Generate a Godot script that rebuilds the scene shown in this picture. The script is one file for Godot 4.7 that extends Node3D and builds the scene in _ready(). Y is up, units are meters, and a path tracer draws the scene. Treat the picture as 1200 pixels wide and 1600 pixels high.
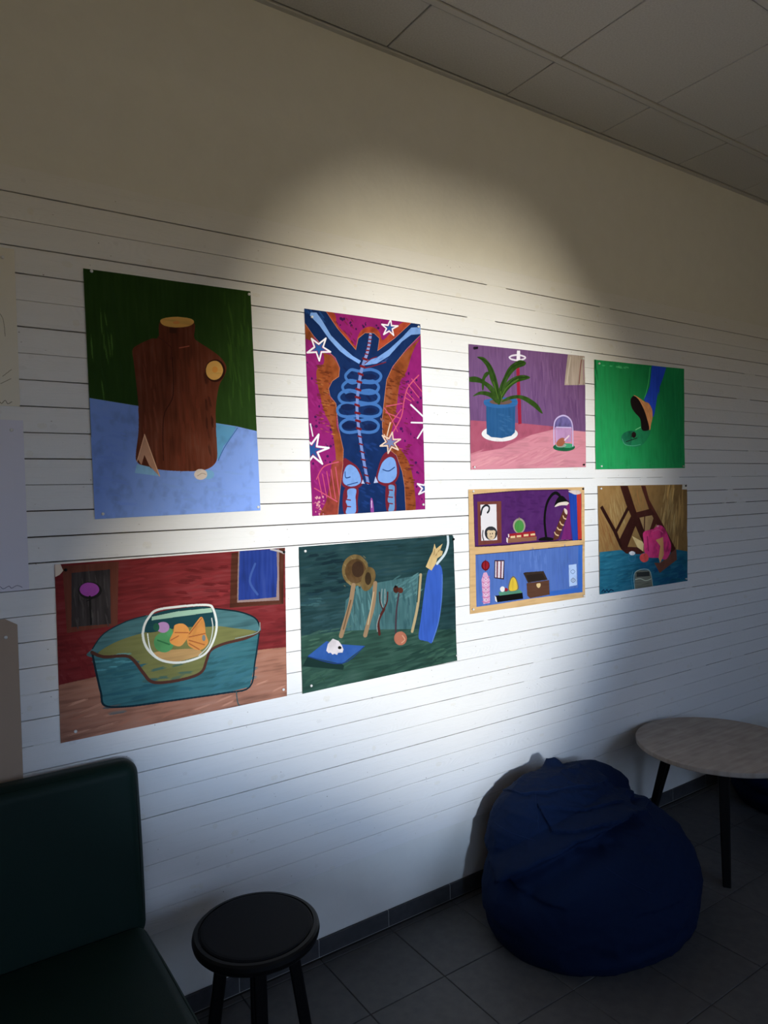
extends Node3D
# A dim cafe corner: a white plank wall with students' paintings, a green bench, a stool, a bean bag and a coffee table.

const PITCH := 0.0731      # one plank
const TOP := 2.5682        # top of the planking
const ROOM_X0 := -1.6
const ROOM_X1 := 5.6
const ROOM_Z1 := 4.2
const ROOM_H := 3.2817
const K := 1.4             # paint texture pixels per millimetre

var im: Image
var mask: Image
var overlays := []
var cut := []
var rng := RandomNumberGenerator.new()
var M := {}

func _ready():
	rng.seed = 11
	# camera
	var cam := Camera3D.new()
	cam.name = "camera"
	cam.transform = Transform3D(Basis(Vector3(0.82728, -0.02359, 0.5613), Vector3(0.03489, 0.99935, -0.00942), Vector3(-0.56071, 0.02738, 0.82756)), Vector3(0, 1.6464, 2.1843))
	cam.fov = 71.9
	cam.near = 0.05
	cam.far = 100.0
	add_child(cam)
	cam.current = true
	# sky outside: cool above, sunlit ground below
	var sky_mat := ProceduralSkyMaterial.new()
	sky_mat.sky_top_color = lin(0.41, 0.59, 0.95)
	sky_mat.sky_horizon_color = lin(0.62, 0.74, 0.95)
	sky_mat.ground_horizon_color = lin(0.41, 0.33, 0.19)
	sky_mat.ground_bottom_color = lin(0.41, 0.33, 0.19)
	sky_mat.sky_energy_multiplier = 1.0
	sky_mat.ground_energy_multiplier = 1.0
	var sky := Sky.new()
	sky.sky_material = sky_mat
	var env := Environment.new()
	env.background_mode = Environment.BG_SKY
	env.sky = sky
	env.background_energy_multiplier = 4.1
	env.tonemap_mode = Environment.TONE_MAPPER_LINEAR
	env.tonemap_exposure = 1.0
	env.sdfgi_enabled = true
	env.ssao_enabled = true
	env.ssil_enabled = true
	var we := WorldEnvironment.new()
	we.name = "world_environment"
	we.environment = env
	add_child(we)
	# bright daylight that falls through the gap between the curtains: warm from below, cool from above
	daylight("daylight_low", Vector3(-0.956, 2.270, 6.85), lin(1.0, 0.89, 0.66), 47.0)
	daylight("daylight_high", Vector3(-0.956, 2.445, 6.85), lin(0.51, 0.70, 1.0), 39.0)

	materials()
	build_wall_back()
	build_baseboard()
	build_floor()
	build_ceiling()
	build_room()
	build_bench()
	build_stool()
	build_bean_bags()
	build_table()
	build_paintings()

func daylight(called: String, at: Vector3, c: Color, e: float):
	var l := SpotLight3D.new()
	l.name = called
	l.light_size = 0.175
	l.spot_angle = 17.0
	l.spot_angle_attenuation = 0.15
	l.spot_range = 14.0
	l.spot_attenuation = 2.0
	l.light_color = c
	l.light_energy = e
	l.shadow_enabled = true
	l.position = at
	add_child(l)
	l.look_at(Vector3(0.068, 2.010, 4.2))

# ---------------------------------------------------------------- helpers
func lin(r: float, g: float, b: float) -> Color:
	return Color(r, g, b).linear_to_srgb()

func mat(c: Color, rough := 0.8, spec := 0.5) -> StandardMaterial3D:
	var m := StandardMaterial3D.new()
	m.albedo_color = c
	m.roughness = rough
	m.metallic_specular = spec
	return m

func obj(called: String, mesh: Mesh, m: Material, parent: Node) -> MeshInstance3D:
	var o := MeshInstance3D.new()
	o.name = called
	o.mesh = mesh
	if m:
		o.material_override = m
	o.cast_shadow = GeometryInstance3D.SHADOW_CASTING_SETTING_ON
	parent.add_child(o, true)
	return o

func holder(called: String, at: Vector3, turn := 0.0) -> Node3D:
	var o := Node3D.new()
	o.name = called
	o.position = at
	o.rotation.y = turn
	add_child(o, true)
	return o

func thing(called: String, label: String, category: String, at: Vector3, turn := 0.0, group := "") -> Node3D:
	var o := holder(called, at, turn)
	o.set_meta("label", label)
	o.set_meta("category", category)
	if group != "":
		o.set_meta("group", group)
	return o

func structure(called: String) -> Node3D:
	var o := holder(called, Vector3.ZERO)
	o.set_meta("kind", "structure")
	return o

func start() -> SurfaceTool:
	var st := SurfaceTool.new()
	st.begin(Mesh.PRIMITIVE_TRIANGLES)
	return st

func tri(st: SurfaceTool, a: Vector3, b: Vector3, c: Vector3, n: Vector3, ua := Vector2.ZERO, ub := Vector2.ZERO, uc := Vector2.ZERO):
	if (b - a).cross(c - a).dot(n) > 0.0:
		var t := b
		b = c
		c = t
		var tu := ub
		ub = uc
		uc = tu
	st.set_normal(n)
	st.set_uv(ua)
	st.add_vertex(a)
	st.set_normal(n)
	st.set_uv(ub)
	st.add_vertex(b)
	st.set_normal(n)
	st.set_uv(uc)
	st.add_vertex(c)

func smooth_tri(st: SurfaceTool, a: Vector3, b: Vector3, c: Vector3, na: Vector3, nb: Vector3, nc: Vector3):
	var f := (b - a).cross(c - a)
	if f.length_squared() < 1e-18:
		return
	var order := [[a, na], [c, nc], [b, nb]] if f.dot(na + nb + nc) > 0.0 else [[a, na], [b, nb], [c, nc]]
	for e in order:
		st.set_normal(e[1])
		st.set_uv(Vector2(e[0].x, e[0].z))
		st.add_vertex(e[0])

func quad(st: SurfaceTool, a: Vector3, b: Vector3, c: Vector3, d: Vector3, n: Vector3, ua := Vector2.ZERO, ub := Vector2.ZERO, uc := Vector2.ZERO, ud := Vector2.ZERO):
	tri(st, a, b, c, n, ua, ub, uc)
	tri(st, a, c, d, n, ua, uc, ud)

# a box with chamfered edges; lo and hi are opposite corners
func chamfer_box(st: SurfaceTool, lo: Vector3, hi: Vector3, r: float):
	var c := (lo + hi) / 2.0
	var h := (hi - lo) / 2.0
	r = minf(r, minf(h.x, minf(h.y, h.z)) * 0.9)
	var k := h - Vector3(r, r, r)
	var ax := [Vector3.RIGHT, Vector3.UP, Vector3.BACK]
	for i in 3:
		var j: int = (i + 1) % 3
		var l: int = (i + 2) % 3
		for s in [-1.0, 1.0]:
			var f: Vector3 = ax[i] * h[i] * s
			var u: Vector3 = ax[j] * k[j]
			var v: Vector3 = ax[l] * k[l]
			quad(st, c + f - u - v, c + f + u - v, c + f + u + v, c + f - u + v, ax[i] * s)
			for s2 in [-1.0, 1.0]:
				var e1: Vector3 = ax[i] * h[i] * s + ax[j] * k[j] * s2
				var e2: Vector3 = ax[i] * k[i] * s + ax[j] * h[j] * s2
				quad(st, c + e1 - v, c + e1 + v, c + e2 + v, c + e2 - v, (ax[i] * s + ax[j] * s2).normalized())
	for sx in [-1.0, 1.0]:
		for sy in [-1.0, 1.0]:
			for sz in [-1.0, 1.0]:
				tri(st, c + Vector3(h.x * sx, k.y * sy, k.z * sz), c + Vector3(k.x * sx, h.y * sy, k.z * sz), c + Vector3(k.x * sx, k.y * sy, h.z * sz), Vector3(sx, sy, sz).normalized())

func box_mesh(lo: Vector3, hi: Vector3, r := 0.001) -> ArrayMesh:
	var st := start()
	chamfer_box(st, lo, hi, r)
	return st.commit()

# a cushion: a box whose corners are rounded with radius r, optionally puffed out
func soft_box(size: Vector3, r: float, puff := 0.0) -> ArrayMesh:
	var h := size / 2.0
	var st := start()
	var ax := [Vector3.RIGHT, Vector3.UP, Vector3.BACK]
	for i in 3:
		var j: int = (i + 1) % 3
		var l: int = (i + 2) % 3
		var tj := soft_steps(h[j], r)
		var tl := soft_steps(h[l], r)
		for s in [-1.0, 1.0]:
			for a in tj.size() - 1:
				for b in tl.size() - 1:
					var vs := []
					for q in [[a, b], [a + 1, b], [a + 1, b + 1], [a, b + 1]]:
						var p: Vector3 = ax[i] * h[i] * s + ax[j] * tj[q[0]] + ax[l] * tl[q[1]]
						var inner := Vector3(clampf(p.x, -h.x + r, h.x - r), clampf(p.y, -h.y + r, h.y - r), clampf(p.z, -h.z + r, h.z - r))
						var d := (p - inner).normalized()
						var out := inner + d * r
						var w: float = (1.0 - pow(absf(out[j]) / h[j], 2.0)) * (1.0 - pow(absf(out[l]) / h[l], 2.0))
						out += ax[i] * s * puff * maxf(w, 0.0)
						vs.append([out, d])
					for f in [[0, 1, 2], [0, 2, 3]]:
						smooth_tri(st, vs[f[0]][0], vs[f[1]][0], vs[f[2]][0], vs[f[0]][1], vs[f[1]][1], vs[f[2]][1])
	return st.commit()

func soft_steps(h: float, r: float) -> Array:
	var t := []
	for i in 6:
		t.append(-h + r * (1.0 - cos(i / 5.0 * PI / 2.0)) if i < 5 else -h + r)
	for i in range(1, 8):
		t.append(lerpf(-h + r, h - r, i / 8.0))
	for i in 6:
		t.append(h - r + r * sin(i / 5.0 * PI / 2.0))
	return t

# a turned shape: profile points are (radius, height)
func lathe(profile: Array, n := 64) -> ArrayMesh:
	var st := start()
	for i in profile.size() - 1:
		var a: Vector2 = profile[i]
		var b: Vector2 = profile[i + 1]
		var t := (b - a).normalized()
		var nn := Vector2(t.y, -t.x)
		for k in n:
			var p := TAU * k / n
			var q := TAU * (k + 1) / n
			var cp := Vector3(cos(p), 0, sin(p))
			var cq := Vector3(cos(q), 0, sin(q))
			var vs := [cp * a.x + Vector3.UP * a.y, cq * a.x + Vector3.UP * a.y, cq * b.x + Vector3.UP * b.y, cp * b.x + Vector3.UP * b.y]
			var ns := [cp * nn.x + Vector3.UP * nn.y, cq * nn.x + Vector3.UP * nn.y]
			for f in [[0, 1, 2], [0, 2, 3]]:
				smooth_tri(st, vs[f[0]], vs[f[1]], vs[f[2]], ns[0 if f[0] % 3 == 0 else 1], ns[0 if f[1] % 3 == 0 else 1], ns[0 if f[2] % 3 == 0 else 1])
	return st.commit()

func tube(path: Array, r: float, n := 6) -> ArrayMesh:
	var st := start()
	var rings := []
	for i in path.size():
		var t: Vector3 = (path[mini(i + 1, path.size() - 1)] - path[maxi(i - 1, 0)]).normalized()
		var u := t.cross(Vector3.UP if absf(t.y) < 0.9 else Vector3.RIGHT).normalized()
		var v := t.cross(u)
		var ring := []
		for k in n:
			var d := u * cos(TAU * k / n) + v * sin(TAU * k / n)
			ring.append([path[i] + d * r, d])
		rings.append(ring)
	for i in path.size() - 1:
		for k in n:
			var l: int = (k + 1) % n
			var q := [rings[i][k], rings[i][l], rings[i + 1][l], rings[i + 1][k]]
			for f in [[0, 1, 2], [0, 2, 3]]:
				smooth_tri(st, q[f[0]][0], q[f[1]][0], q[f[2]][0], q[f[0]][1], q[f[1]][1], q[f[2]][1])
	return st.commit()

# a square leg that tapers from the top a to the foot b
func leg_mesh(a: Vector3, b: Vector3, wa: float, wb: float, turn: float) -> ArrayMesh:
	var st := start()
	var u := Vector3(cos(turn), 0, sin(turn))
	var v := Vector3(-sin(turn), 0, cos(turn))
	var ring := [[1.0, 0.75], [0.75, 1.0], [-0.75, 1.0], [-1.0, 0.75], [-1.0, -0.75], [-0.75, -1.0], [0.75, -1.0], [1.0, -0.75]]
	for i in 8:
		var p = ring[i]
		var q = ring[(i + 1) % 8]
		var n: Vector3 = (u * (p[0] + q[0]) + v * (p[1] + q[1])).normalized()
		quad(st, a + (u * p[0] + v * p[1]) * wa, a + (u * q[0] + v * q[1]) * wa, b + (u * q[0] + v * q[1]) * wb, b + (u * p[0] + v * p[1]) * wb, n)
		tri(st, b, b + (u * p[0] + v * p[1]) * wb, b + (u * q[0] + v * q[1]) * wb, Vector3.DOWN)
		tri(st, a, a + (u * p[0] + v * p[1]) * wa, a + (u * q[0] + v * q[1]) * wa, Vector3.UP)
	return st.commit()

func noise(seed_no: int, freq: float, oct := 3) -> FastNoiseLite:
	var n := FastNoiseLite.new()
	n.seed = seed_no
	n.noise_type = FastNoiseLite.TYPE_SIMPLEX_SMOOTH
	n.frequency = freq
	n.fractal_octaves = oct
	return n

func noise_tex(seed_no: int, freq: float, a: Color, b: Color, size := 512) -> NoiseTexture2D:
	var t := NoiseTexture2D.new()
	t.width = size
	t.height = size
	t.seamless = true
	t.noise = noise(seed_no, freq, 4)
	var g := Gradient.new()
	g.set_color(0, a)
	g.set_color(1, b)
	t.color_ramp = g
	return t

func bump(seed_no: int, freq: float, size := 512) -> NoiseTexture2D:
	var t := NoiseTexture2D.new()
	t.width = size
	t.height = size
	t.seamless = true
	t.noise = noise(seed_no, freq, 4)
	return t

# ---------------------------------------------------------------- materials
func materials():
	# painted planks: faint wood grain under white paint, specks and a few yellowed knots
	var w := 2048
	var h := 512
	var alb := Image.create(w, h, true, Image.FORMAT_RGB8)
	alb.fill(lin(0.80, 0.79, 0.765))
	var r := RandomNumberGenerator.new()
	r.seed = 5
	for i in 500:
		var s := r.randf_range(0.94, 0.99)
		alb.fill_rect(Rect2i(r.randi_range(0, w), r.randi_range(0, h), r.randi_range(20, 240), 1), lin(0.80 * s, 0.79 * s, 0.765 * s))
	for i in 34:
		blot(alb, r.randi_range(20, w - 20), r.randi_range(12, h - 12), r.randf_range(5, 13), r.randf_range(4, 9), lin(0.70, 0.64, 0.50), r, 0.35)
	for i in 26:
		blot(alb, r.randi_range(20, w - 20), r.randi_range(12, h - 12), r.randf_range(4, 9), r.randf_range(3, 6), lin(0.60, 0.57, 0.53), r, 0.3)
	for i in 90:
		var g := r.randf_range(0.2, 0.55)
		alb.fill_rect(Rect2i(r.randi_range(2, w - 4), r.randi_range(2, h - 4), r.randi_range(1, 3), r.randi_range(1, 2)), lin(g, g * 0.9, g * 0.8))
	alb.generate_mipmaps()
	var gw := 1024
	var gr := Image.create(gw, h, false, Image.FORMAT_L8)
	var n1 := noise(21, 0.006, 2)
	var n2 := noise(22, 0.05, 2)
	for y in h:
		var row := y / 64
		for x in gw:
			var a := n1.get_noise_2d(x * 0.55 + row * 900.0, y * 1.6) * 9.0
			var v := 0.5 + 0.28 * sin(TAU * a) + 0.22 * n2.get_noise_2d(x * 0.12, y * 5.0)
			gr.set_pixel(x, y, Color(v, v, v))
	var nm: Image = gr.duplicate()
	nm.convert(Image.FORMAT_RGBA8)
	nm.bump_map_to_normal_map(1.0)
	var pm := mat(Color.WHITE, 0.5, 0.4)
	pm.albedo_texture = ImageTexture.create_from_image(alb)
	pm.normal_enabled = true
	pm.normal_texture = ImageTexture.create_from_image(nm)
	pm.normal_scale = 0.35
	M.plank = pm
	var pl := mat(Color.WHITE, 0.9, 0.3)
	pl.albedo_texture = noise_tex(31, 0.02, lin(0.77, 0.755, 0.71), lin(0.80, 0.785, 0.74))
	pl.uv1_triplanar = true
	pl.uv1_scale = Vector3(0.8, 0.8, 0.8)
	pl.heightmap_enabled = true
	pl.heightmap_texture = bump(32, 0.08)
	pl.heightmap_scale = 0.04
	M.plaster = pl
	M.backing = mat(lin(0.055, 0.042, 0.032), 0.95, 0.1)
	M.room = mat(lin(0.55, 0.53, 0.50), 0.9)
	var fl := mat(Color.WHITE, 0.55, 0.5)
	fl.albedo_texture = noise_tex(41, 0.03, lin(0.052, 0.051, 0.052), lin(0.082, 0.079, 0.078))
	fl.uv1_triplanar = true
	fl.uv1_world_triplanar = true
	fl.uv1_scale = Vector3(1.3, 1.3, 1.3)
	fl.heightmap_enabled = true
	fl.heightmap_texture = bump(42, 0.06)
	fl.heightmap_scale = 0.05
	M.tile = fl
	var fl2: StandardMaterial3D = fl.duplicate()
	fl2.albedo_color = lin(0.86, 0.86, 0.88)
	M.tile_dark = fl2
	var fl3: StandardMaterial3D = fl.duplicate()
	fl3.albedo_color = lin(0.72, 0.74, 0.80)
	M.tile_cool = fl3
	M.grout = mat(lin(0.035, 0.033, 0.031), 0.95)
	M.grout_light = mat(lin(0.34, 0.34, 0.33), 0.95)
	var cp := mat(Color.WHITE, 0.95, 0.2)
	cp.albedo_texture = noise_tex(51, 0.1, lin(0.60, 0.59, 0.57), lin(0.72, 0.71, 0.69))
	cp.uv1_triplanar = true
	cp.uv1_world_triplanar = true
	cp.uv1_scale = Vector3(2, 2, 2)
	M.panel = cp
	M.rail = mat(lin(0.62, 0.61, 0.59), 0.6)
	M.void = mat(lin(0.05, 0.05, 0.05), 0.95)
	var gl := mat(lin(0.0035, 0.017, 0.0125), 0.55, 0.3)
	gl.heightmap_enabled = true
	gl.heightmap_texture = bump(61, 0.12)
	gl.uv1_triplanar = true
	gl.uv1_scale = Vector3(6, 6, 6)
	gl.heightmap_scale = 0.03
	M.green = gl
	M.black = mat(lin(0.004, 0.004, 0.0045), 0.5, 0.3)
	M.black_pad = mat(lin(0.0075, 0.0085, 0.0105), 0.7, 0.25)
	var nv := mat(Color.WHITE, 0.85, 0.2)
	nv.albedo_texture = noise_tex(71, 0.03, lin(0.0035, 0.010, 0.034), lin(0.0050, 0.0135, 0.044))
	nv.uv1_triplanar = true
	nv.uv1_scale = Vector3(3, 3, 3)
	nv.heightmap_enabled = true
	nv.heightmap_texture = bump(72, 0.25)
	nv.heightmap_scale = 0.03
	M.navy = nv
	M.navy_seam = mat(lin(0.0065, 0.0165, 0.052), 0.8, 0.2)
	M.pin = mat(lin(0.72, 0.71, 0.68), 0.3)
	M.paper_back = mat(lin(0.68, 0.66, 0.60), 0.9)
	M.cloth = mat(lin(0.12, 0.11, 0.10), 0.95)
	# light oak table top with grain along x
	var wood := Image.create(1024, 512, true, Image.FORMAT_RGB8)
	var n3 := noise(81, 0.01, 3)
	var n4 := noise(82, 0.02, 2)
	for y in 512:
		for x in 1024:
			var v := n3.get_noise_2d(x * 0.12, y * 6.0) * 0.5 + n4.get_noise_2d(x * 0.3, y * 1.2) * 0.5
			var t := 0.5 + 0.8 * v
			wood.set_pixel(x, y, lin(lerpf(0.26, 0.40, t), lerpf(0.215, 0.345, t), lerpf(0.18, 0.30, t)))
	wood.generate_mipmaps()
	var wm := mat(Color.WHITE, 0.5, 0.4)
	wm.albedo_texture = ImageTexture.create_from_image(wood)
	wm.uv1_scale = Vector3(1.2, 1.2, 1)
	M.wood = wm

func blot(img: Image, cx: int, cy: int, rx: float, ry: float, c: Color, r: RandomNumberGenerator, amount: float):
	for y in range(-int(ry), int(ry) + 1):
		for x in range(-int(rx), int(rx) + 1):
			var d := sqrt(pow(x / rx, 2) + pow(y / ry, 2)) + r.randf_range(-0.12, 0.12)
			if d < 1.0 and cx + x >= 0 and cx + x < img.get_width() and cy + y >= 0 and cy + y < img.get_height():
				var ring := 0.6 + 0.4 * cos(d * 14.0)
				img.set_pixel(cx + x, cy + y, img.get_pixel(cx + x, cy + y).lerp(c, amount * ring))

# ---------------------------------------------------------------- setting
func build_wall_back():
	var w := structure("wall_back")
	obj("backing", box_mesh(Vector3(ROOM_X0, 0.285, -0.10), Vector3(ROOM_X1, TOP, -0.020)), M.backing, w)
	obj("plaster", box_mesh(Vector3(ROOM_X0, TOP + 0.0006, -0.10), Vector3(ROOM_X1, ROOM_H + 0.1, -0.0035)), M.plaster, w)
	obj("plaster", box_mesh(Vector3(ROOM_X0, -0.1, -0.10), Vector3(ROOM_X1, 0.298, -0.014)), M.plaster, w)
	# widths of the open joints between the planks, in tenths of a millimetre, from the top down
	var gaps := [29, 8, 28, 25, 6, 30, 7, 23, 25, 21, 25, 10, 27, 30, 27, 17, 13, 15, 17, 17, 18, 11, 16, 16, 9, 22, 7, 5, 5, 8]
	var fill := start()
	for i in 31:
		var y1 := TOP - i * PITCH
		var y0 := y1 - PITCH
		var gt: float = 0.0 if i == 0 else gaps[i - 1] * 0.00005
		var gb: float = 0.0 if i == 30 else gaps[i] * 0.00005
		obj("plank", plank(y0 + gb, y1 - gt, i), M.plank, w)
		# paint that bridges a joint here and there
		if i < 30:
			for k in rng.randi_range(1, 4):
				var x := rng.randf_range(-0.2, 4.5)
				var g: float = gaps[i] * 0.00005 + 0.0006
				chamfer_box(fill, Vector3(x, y0 - g, -0.012), Vector3(x + rng.randf_range(0.02, 0.16), y0 + g, -0.0007), 0.0002)
	var f := obj("paint_filler", fill.commit(), M.plaster, w)
	f.set_meta("kind", "stuff")

func plank(y0: float, y1: float, i: int) -> ArrayMesh:
	var st := start()
	var n := 24
	var c := 0.0009
	var off := Vector2(rng.randf(), float(i * 3 % 8) / 8.0)
	var top := []
	var bot := []
	for k in n + 1:
		top.append(y1 - rng.randf_range(0.0, 0.0004))
		bot.append(y0 + rng.randf_range(0.0, 0.0004))
	for k in n:
		var xa := lerpf(ROOM_X0, ROOM_X1, float(k) / n)
		var xb := lerpf(ROOM_X0, ROOM_X1, float(k + 1) / n)
		var ta: float = top[k]
		var tb: float = top[k + 1]
		var ba: float = bot[k]
		var bb: float = bot[k + 1]
		var uv := func(x: float, y: float) -> Vector2: return off + Vector2(x / 2.4, (y1 - y) / 0.6)
		quad(st, Vector3(xa, ta - c, 0), Vector3(xb, tb - c, 0), Vector3(xb, bb + c, 0), Vector3(xa, ba + c, 0), Vector3.BACK, uv.call(xa, ta), uv.call(xb, tb), uv.call(xb, bb), uv.call(xa, ba))
		quad(st, Vector3(xa, ta - c, 0), Vector3(xb, tb - c, 0), Vector3(xb, tb, -c), Vector3(xa, ta, -c), Vector3(0, 0.7071, 0.7071), uv.call(xa, ta), uv.call(xb, tb), uv.call(xb, tb), uv.call(xa, ta))
		quad(st, Vector3(xa, ba + c, 0), Vector3(xb, bb + c, 0), Vector3(xb, bb, -c), Vector3(xa, ba, -c), Vector3(0, -0.7071, 0.7071), uv.call(xa, ba), uv.call(xb, bb), uv.call(xb, bb), uv.call(xa, ba))
		quad(st, Vector3(xa, ta, -c), Vector3(xb, tb, -c), Vector3(xb, tb, -0.0199), Vector3(xa, ta, -0.0199), Vector3.UP, uv.call(xa, ta), uv.call(xb, tb), uv.call(xb, tb), uv.call(xa, ta))
		quad(st, Vector3(xa, ba, -c), Vector3(xb, bb, -c), Vector3(xb, bb, -0.0199), Vector3(xa, ba, -0.0199), Vector3.DOWN, uv.call(xa, ba), uv.call(xb, bb), uv.call(xb, bb), uv.call(xa, ba))
	st.generate_tangents()
	return st.commit()

func build_baseboard():
	var b := structure("baseboard_back")
	obj("grout", box_mesh(Vector3(ROOM_X0, 0.0, -0.013), Vector3(ROOM_X1, 0.0635, -0.0045), 0.001), M.grout_light, b)
	var m := box_mesh(Vector3(-0.1488, 0.003, -0.013), Vector3(0.1488, 0.064, -0.003), 0.0012)
	for k in range(-8, 16):
		var o := obj("tile", m, M.tile_cool, b)
		o.position.x = 0.8605 + 0.3001 * k + 0.15

func build_floor():
	var f := structure("floor")
	obj("slab", box_mesh(Vector3(ROOM_X0, -0.2, -0.1), Vector3(ROOM_X1, -0.0035, ROOM_Z1 + 0.3)), M.grout, f)
	var m := box_mesh(Vector3(-0.1486, -0.02, -0.1486), Vector3(0.1486, 0.0, 0.1486), 0.0015)
	var edge := box_mesh(Vector3(-0.1486, -0.02, -0.012), Vector3(0.1486, 0.0, 0.012), 0.0015)
	var rest := start()
	for i in range(-9, 15):
		for j in range(-1, 14):
			var x := 1.161 + 0.3 * i + 0.15
			var z := 0.0295 + 0.3 * j + 0.15
			if x > ROOM_X1 - 0.15 or x < ROOM_X0 + 0.15 or z > ROOM_Z1:
				continue
			if j < 0 or (j < 6 and i > -5 and i < 11):
				var o := obj("tile", edge if j < 0 else m, [M.tile, M.tile, M.tile_dark][rng.randi_range(0, 2)], f)
				o.position = Vector3(x, rng.randf_range(-0.0008, 0.0), 0.0145 if j < 0 else z)
			else:
				chamfer_box(rest, Vector3(x - 0.1486, -0.02, z - 0.1486), Vector3(x + 0.1486, 0.0, z + 0.1486), 0.0015)
	var r := obj("tile_field", rest.commit(), M.tile, f)
	r.set_meta("kind", "stuff")

func build_ceiling():
	var c := structure("ceiling")
	obj("slab", box_mesh(Vector3(ROOM_X0, ROOM_H + 0.06, -0.1), Vector3(ROOM_X1, ROOM_H + 0.26, ROOM_Z1 + 0.3)), M.void, c)
	# angle trim along the wall, then the rails
	obj("wall_angle", box_mesh(Vector3(ROOM_X0, ROOM_H, -0.004), Vector3(ROOM_X1, ROOM_H + 0.012, 0.016)), M.rail, c)
	var zs := [0.3046]
	while zs[-1] < ROOM_Z1 - 0.6:
		zs.append(zs[-1] + 0.6)
	for z in zs:
		obj("rail", box_mesh(Vector3(ROOM_X0, ROOM_H, z - 0.012), Vector3(ROOM_X1, ROOM_H + 0.03, z + 0.012)), M.rail, c)
	var edges := [0.0] + zs + [ROOM_Z1]
	for j in edges.size() - 1:
		var za: float = edges[j] + (0.024 if j == 0 else 0.0155)
		var zb: float = edges[j + 1] - 0.0155
		for i in range(-5, 7):
			var xa := 1.5267 + 0.6 * i
			if xa < ROOM_X0 - 0.7 or xa > ROOM_X1:
				continue
			var lo := Vector3(maxf(xa, ROOM_X0) + 0.0030, ROOM_H + 0.004, za)
			var hi := Vector3(minf(xa + 0.6, ROOM_X1) - 0.0030, ROOM_H + 0.022, zb)
			if hi.x - lo.x > 0.05:
				obj("panel", box_mesh(lo, hi, 0.002), M.panel, c)

func build_room():
	var l := structure("wall_left")
	obj("plaster", box_mesh(Vector3(ROOM_X0 - 0.2, -0.2, -0.1), Vector3(ROOM_X0, ROOM_H + 0.26, ROOM_Z1 + 0.3)), M.room, l)
	var r := structure("wall_right")
	obj("plaster", box_mesh(Vector3(ROOM_X1, -0.2, -0.1), Vector3(ROOM_X1 + 0.2, ROOM_H + 0.26, ROOM_Z1 + 0.3)), M.room, r)
	# the wall opposite, behind the camera, with two windows
	var w := structure("wall_front")
	var cols := [ROOM_X0, -1.40, -0.72, -0.482, 0.668, 1.55, 3.45, ROOM_X1]
	for i in 7:
		var open: Array = [[], [1.0, 2.60], [], [1.585, 2.440], [], [1.0, 2.60], []][i]
		var spans := [[-0.2, ROOM_H + 0.26]] if open.is_empty() else [[-0.2, open[0]], [open[1], ROOM_H + 0.26]]
		for s in spans:
			obj("wall_segment", box_mesh(Vector3(cols[i], s[0], ROOM_Z1), Vector3(cols[i + 1], s[1], ROOM_Z1 + 0.25), 0.0005), M.room, w)
	var w1 := structure("window_1")
	window_frame(w1, -1.40, -0.72, 1.0, 2.60)
	var w3 := structure("window_3")
	window_frame(w3, 1.55, 3.45, 1.0, 2.60)
	var w2 := structure("window_2")
	window_frame(w2, -0.482, 0.668, 1.585, 2.440)
	# tied-back curtains leave a gap in the small window
	obj("curtain", curtain([Vector2(0.0, 2.43), Vector2(-0.098, 2.36), Vector2(-0.391, 1.841), Vector2(0.019, 1.625), Vector2(0.099, 1.546)], -0.561), M.cloth, w2)
	obj("curtain", curtain([Vector2(0.279, 2.455), Vector2(0.299, 2.415), Vector2(0.645, 2.10), Vector2(0.299, 1.625), Vector2(0.199, 1.546)], 0.759), M.cloth, w2)

func window_frame(p: Node3D, x0: float, x1: float, y0: float, y1: float):
	var z := ROOM_Z1 + 0.16
	for b in [[x0, x0 + 0.03, y0, y1], [x1 - 0.03, x1, y0, y1], [x0 + 0.03, x1 - 0.03, y0, y0 + 0.03], [x0 + 0.03, x1 - 0.03, y1 - 0.03, y1]]:
		obj("window_frame", box_mesh(Vector3(b[0], b[2], z), Vector3(b[1], b[3], z + 0.05), 0.003), M.room, p)

func curtain(edge: Array, outer: float) -> ArrayMesh:
	var st := start()
	var grid := []
	for i in edge.size() - 1:
		var n := 10
		for k in n + (1 if i == edge.size() - 2 else 0):
			var e: Vector2 = edge[i].lerp(edge[i + 1], float(k) / n)
			var row := []
			for j in 25:
				var t := j / 24.0
				row.append(Vector3(lerpf(e.x, outer, t), e.y, 4.17 + 0.012 * sin(t * 26.0)))
			grid.append(row)
	for side in [0.0, 0.004]:
		var o := Vector3(0, 0, side)
		for i in grid.size() - 1:
			for j in 24:
				var a: Vector3 = grid[i][j]
				var b: Vector3 = grid[i][j + 1]
				var c: Vector3 = grid[i + 1][j + 1]
				var d: Vector3 = grid[i + 1][j]
				quad(st, a + o, b + o, c + o, d + o, Vector3.FORWARD if side == 0.0 else Vector3.BACK)
	return st.commit()

# ---------------------------------------------------------------- furniture
func build_bench():
	var b := thing("bench", "dark green upholstered bench with a padded backrest against the plank wall", "bench", Vector3(-0.26, 0, 0.36))
	var s := obj("seat", soft_box(Vector3(1.565, 0.13, 0.60), 0.035, 0.006), M.green, b)
	s.position = Vector3(0, 0.385, 0.09)
	var k := obj("backrest", soft_box(Vector3(1.58, 0.50, 0.105), 0.04, 0.004), M.green, b)
	k.position = Vector3(0.0, 0.645, -0.265)
	k.rotation.x = deg_to_rad(-5)
	obj("base", box_mesh(Vector3(-0.74, 0.09, -0.20), Vector3(0.74, 0.32, 0.33), 0.004), M.black, b)
	for x in [-0.68, 0.68]:
		for z in [-0.15, 0.28]:
			obj("leg", leg_mesh(Vector3(x, 0.095, z), Vector3(x, 0.0, z), 0.022, 0.018, 0.0), M.black, b)

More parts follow.
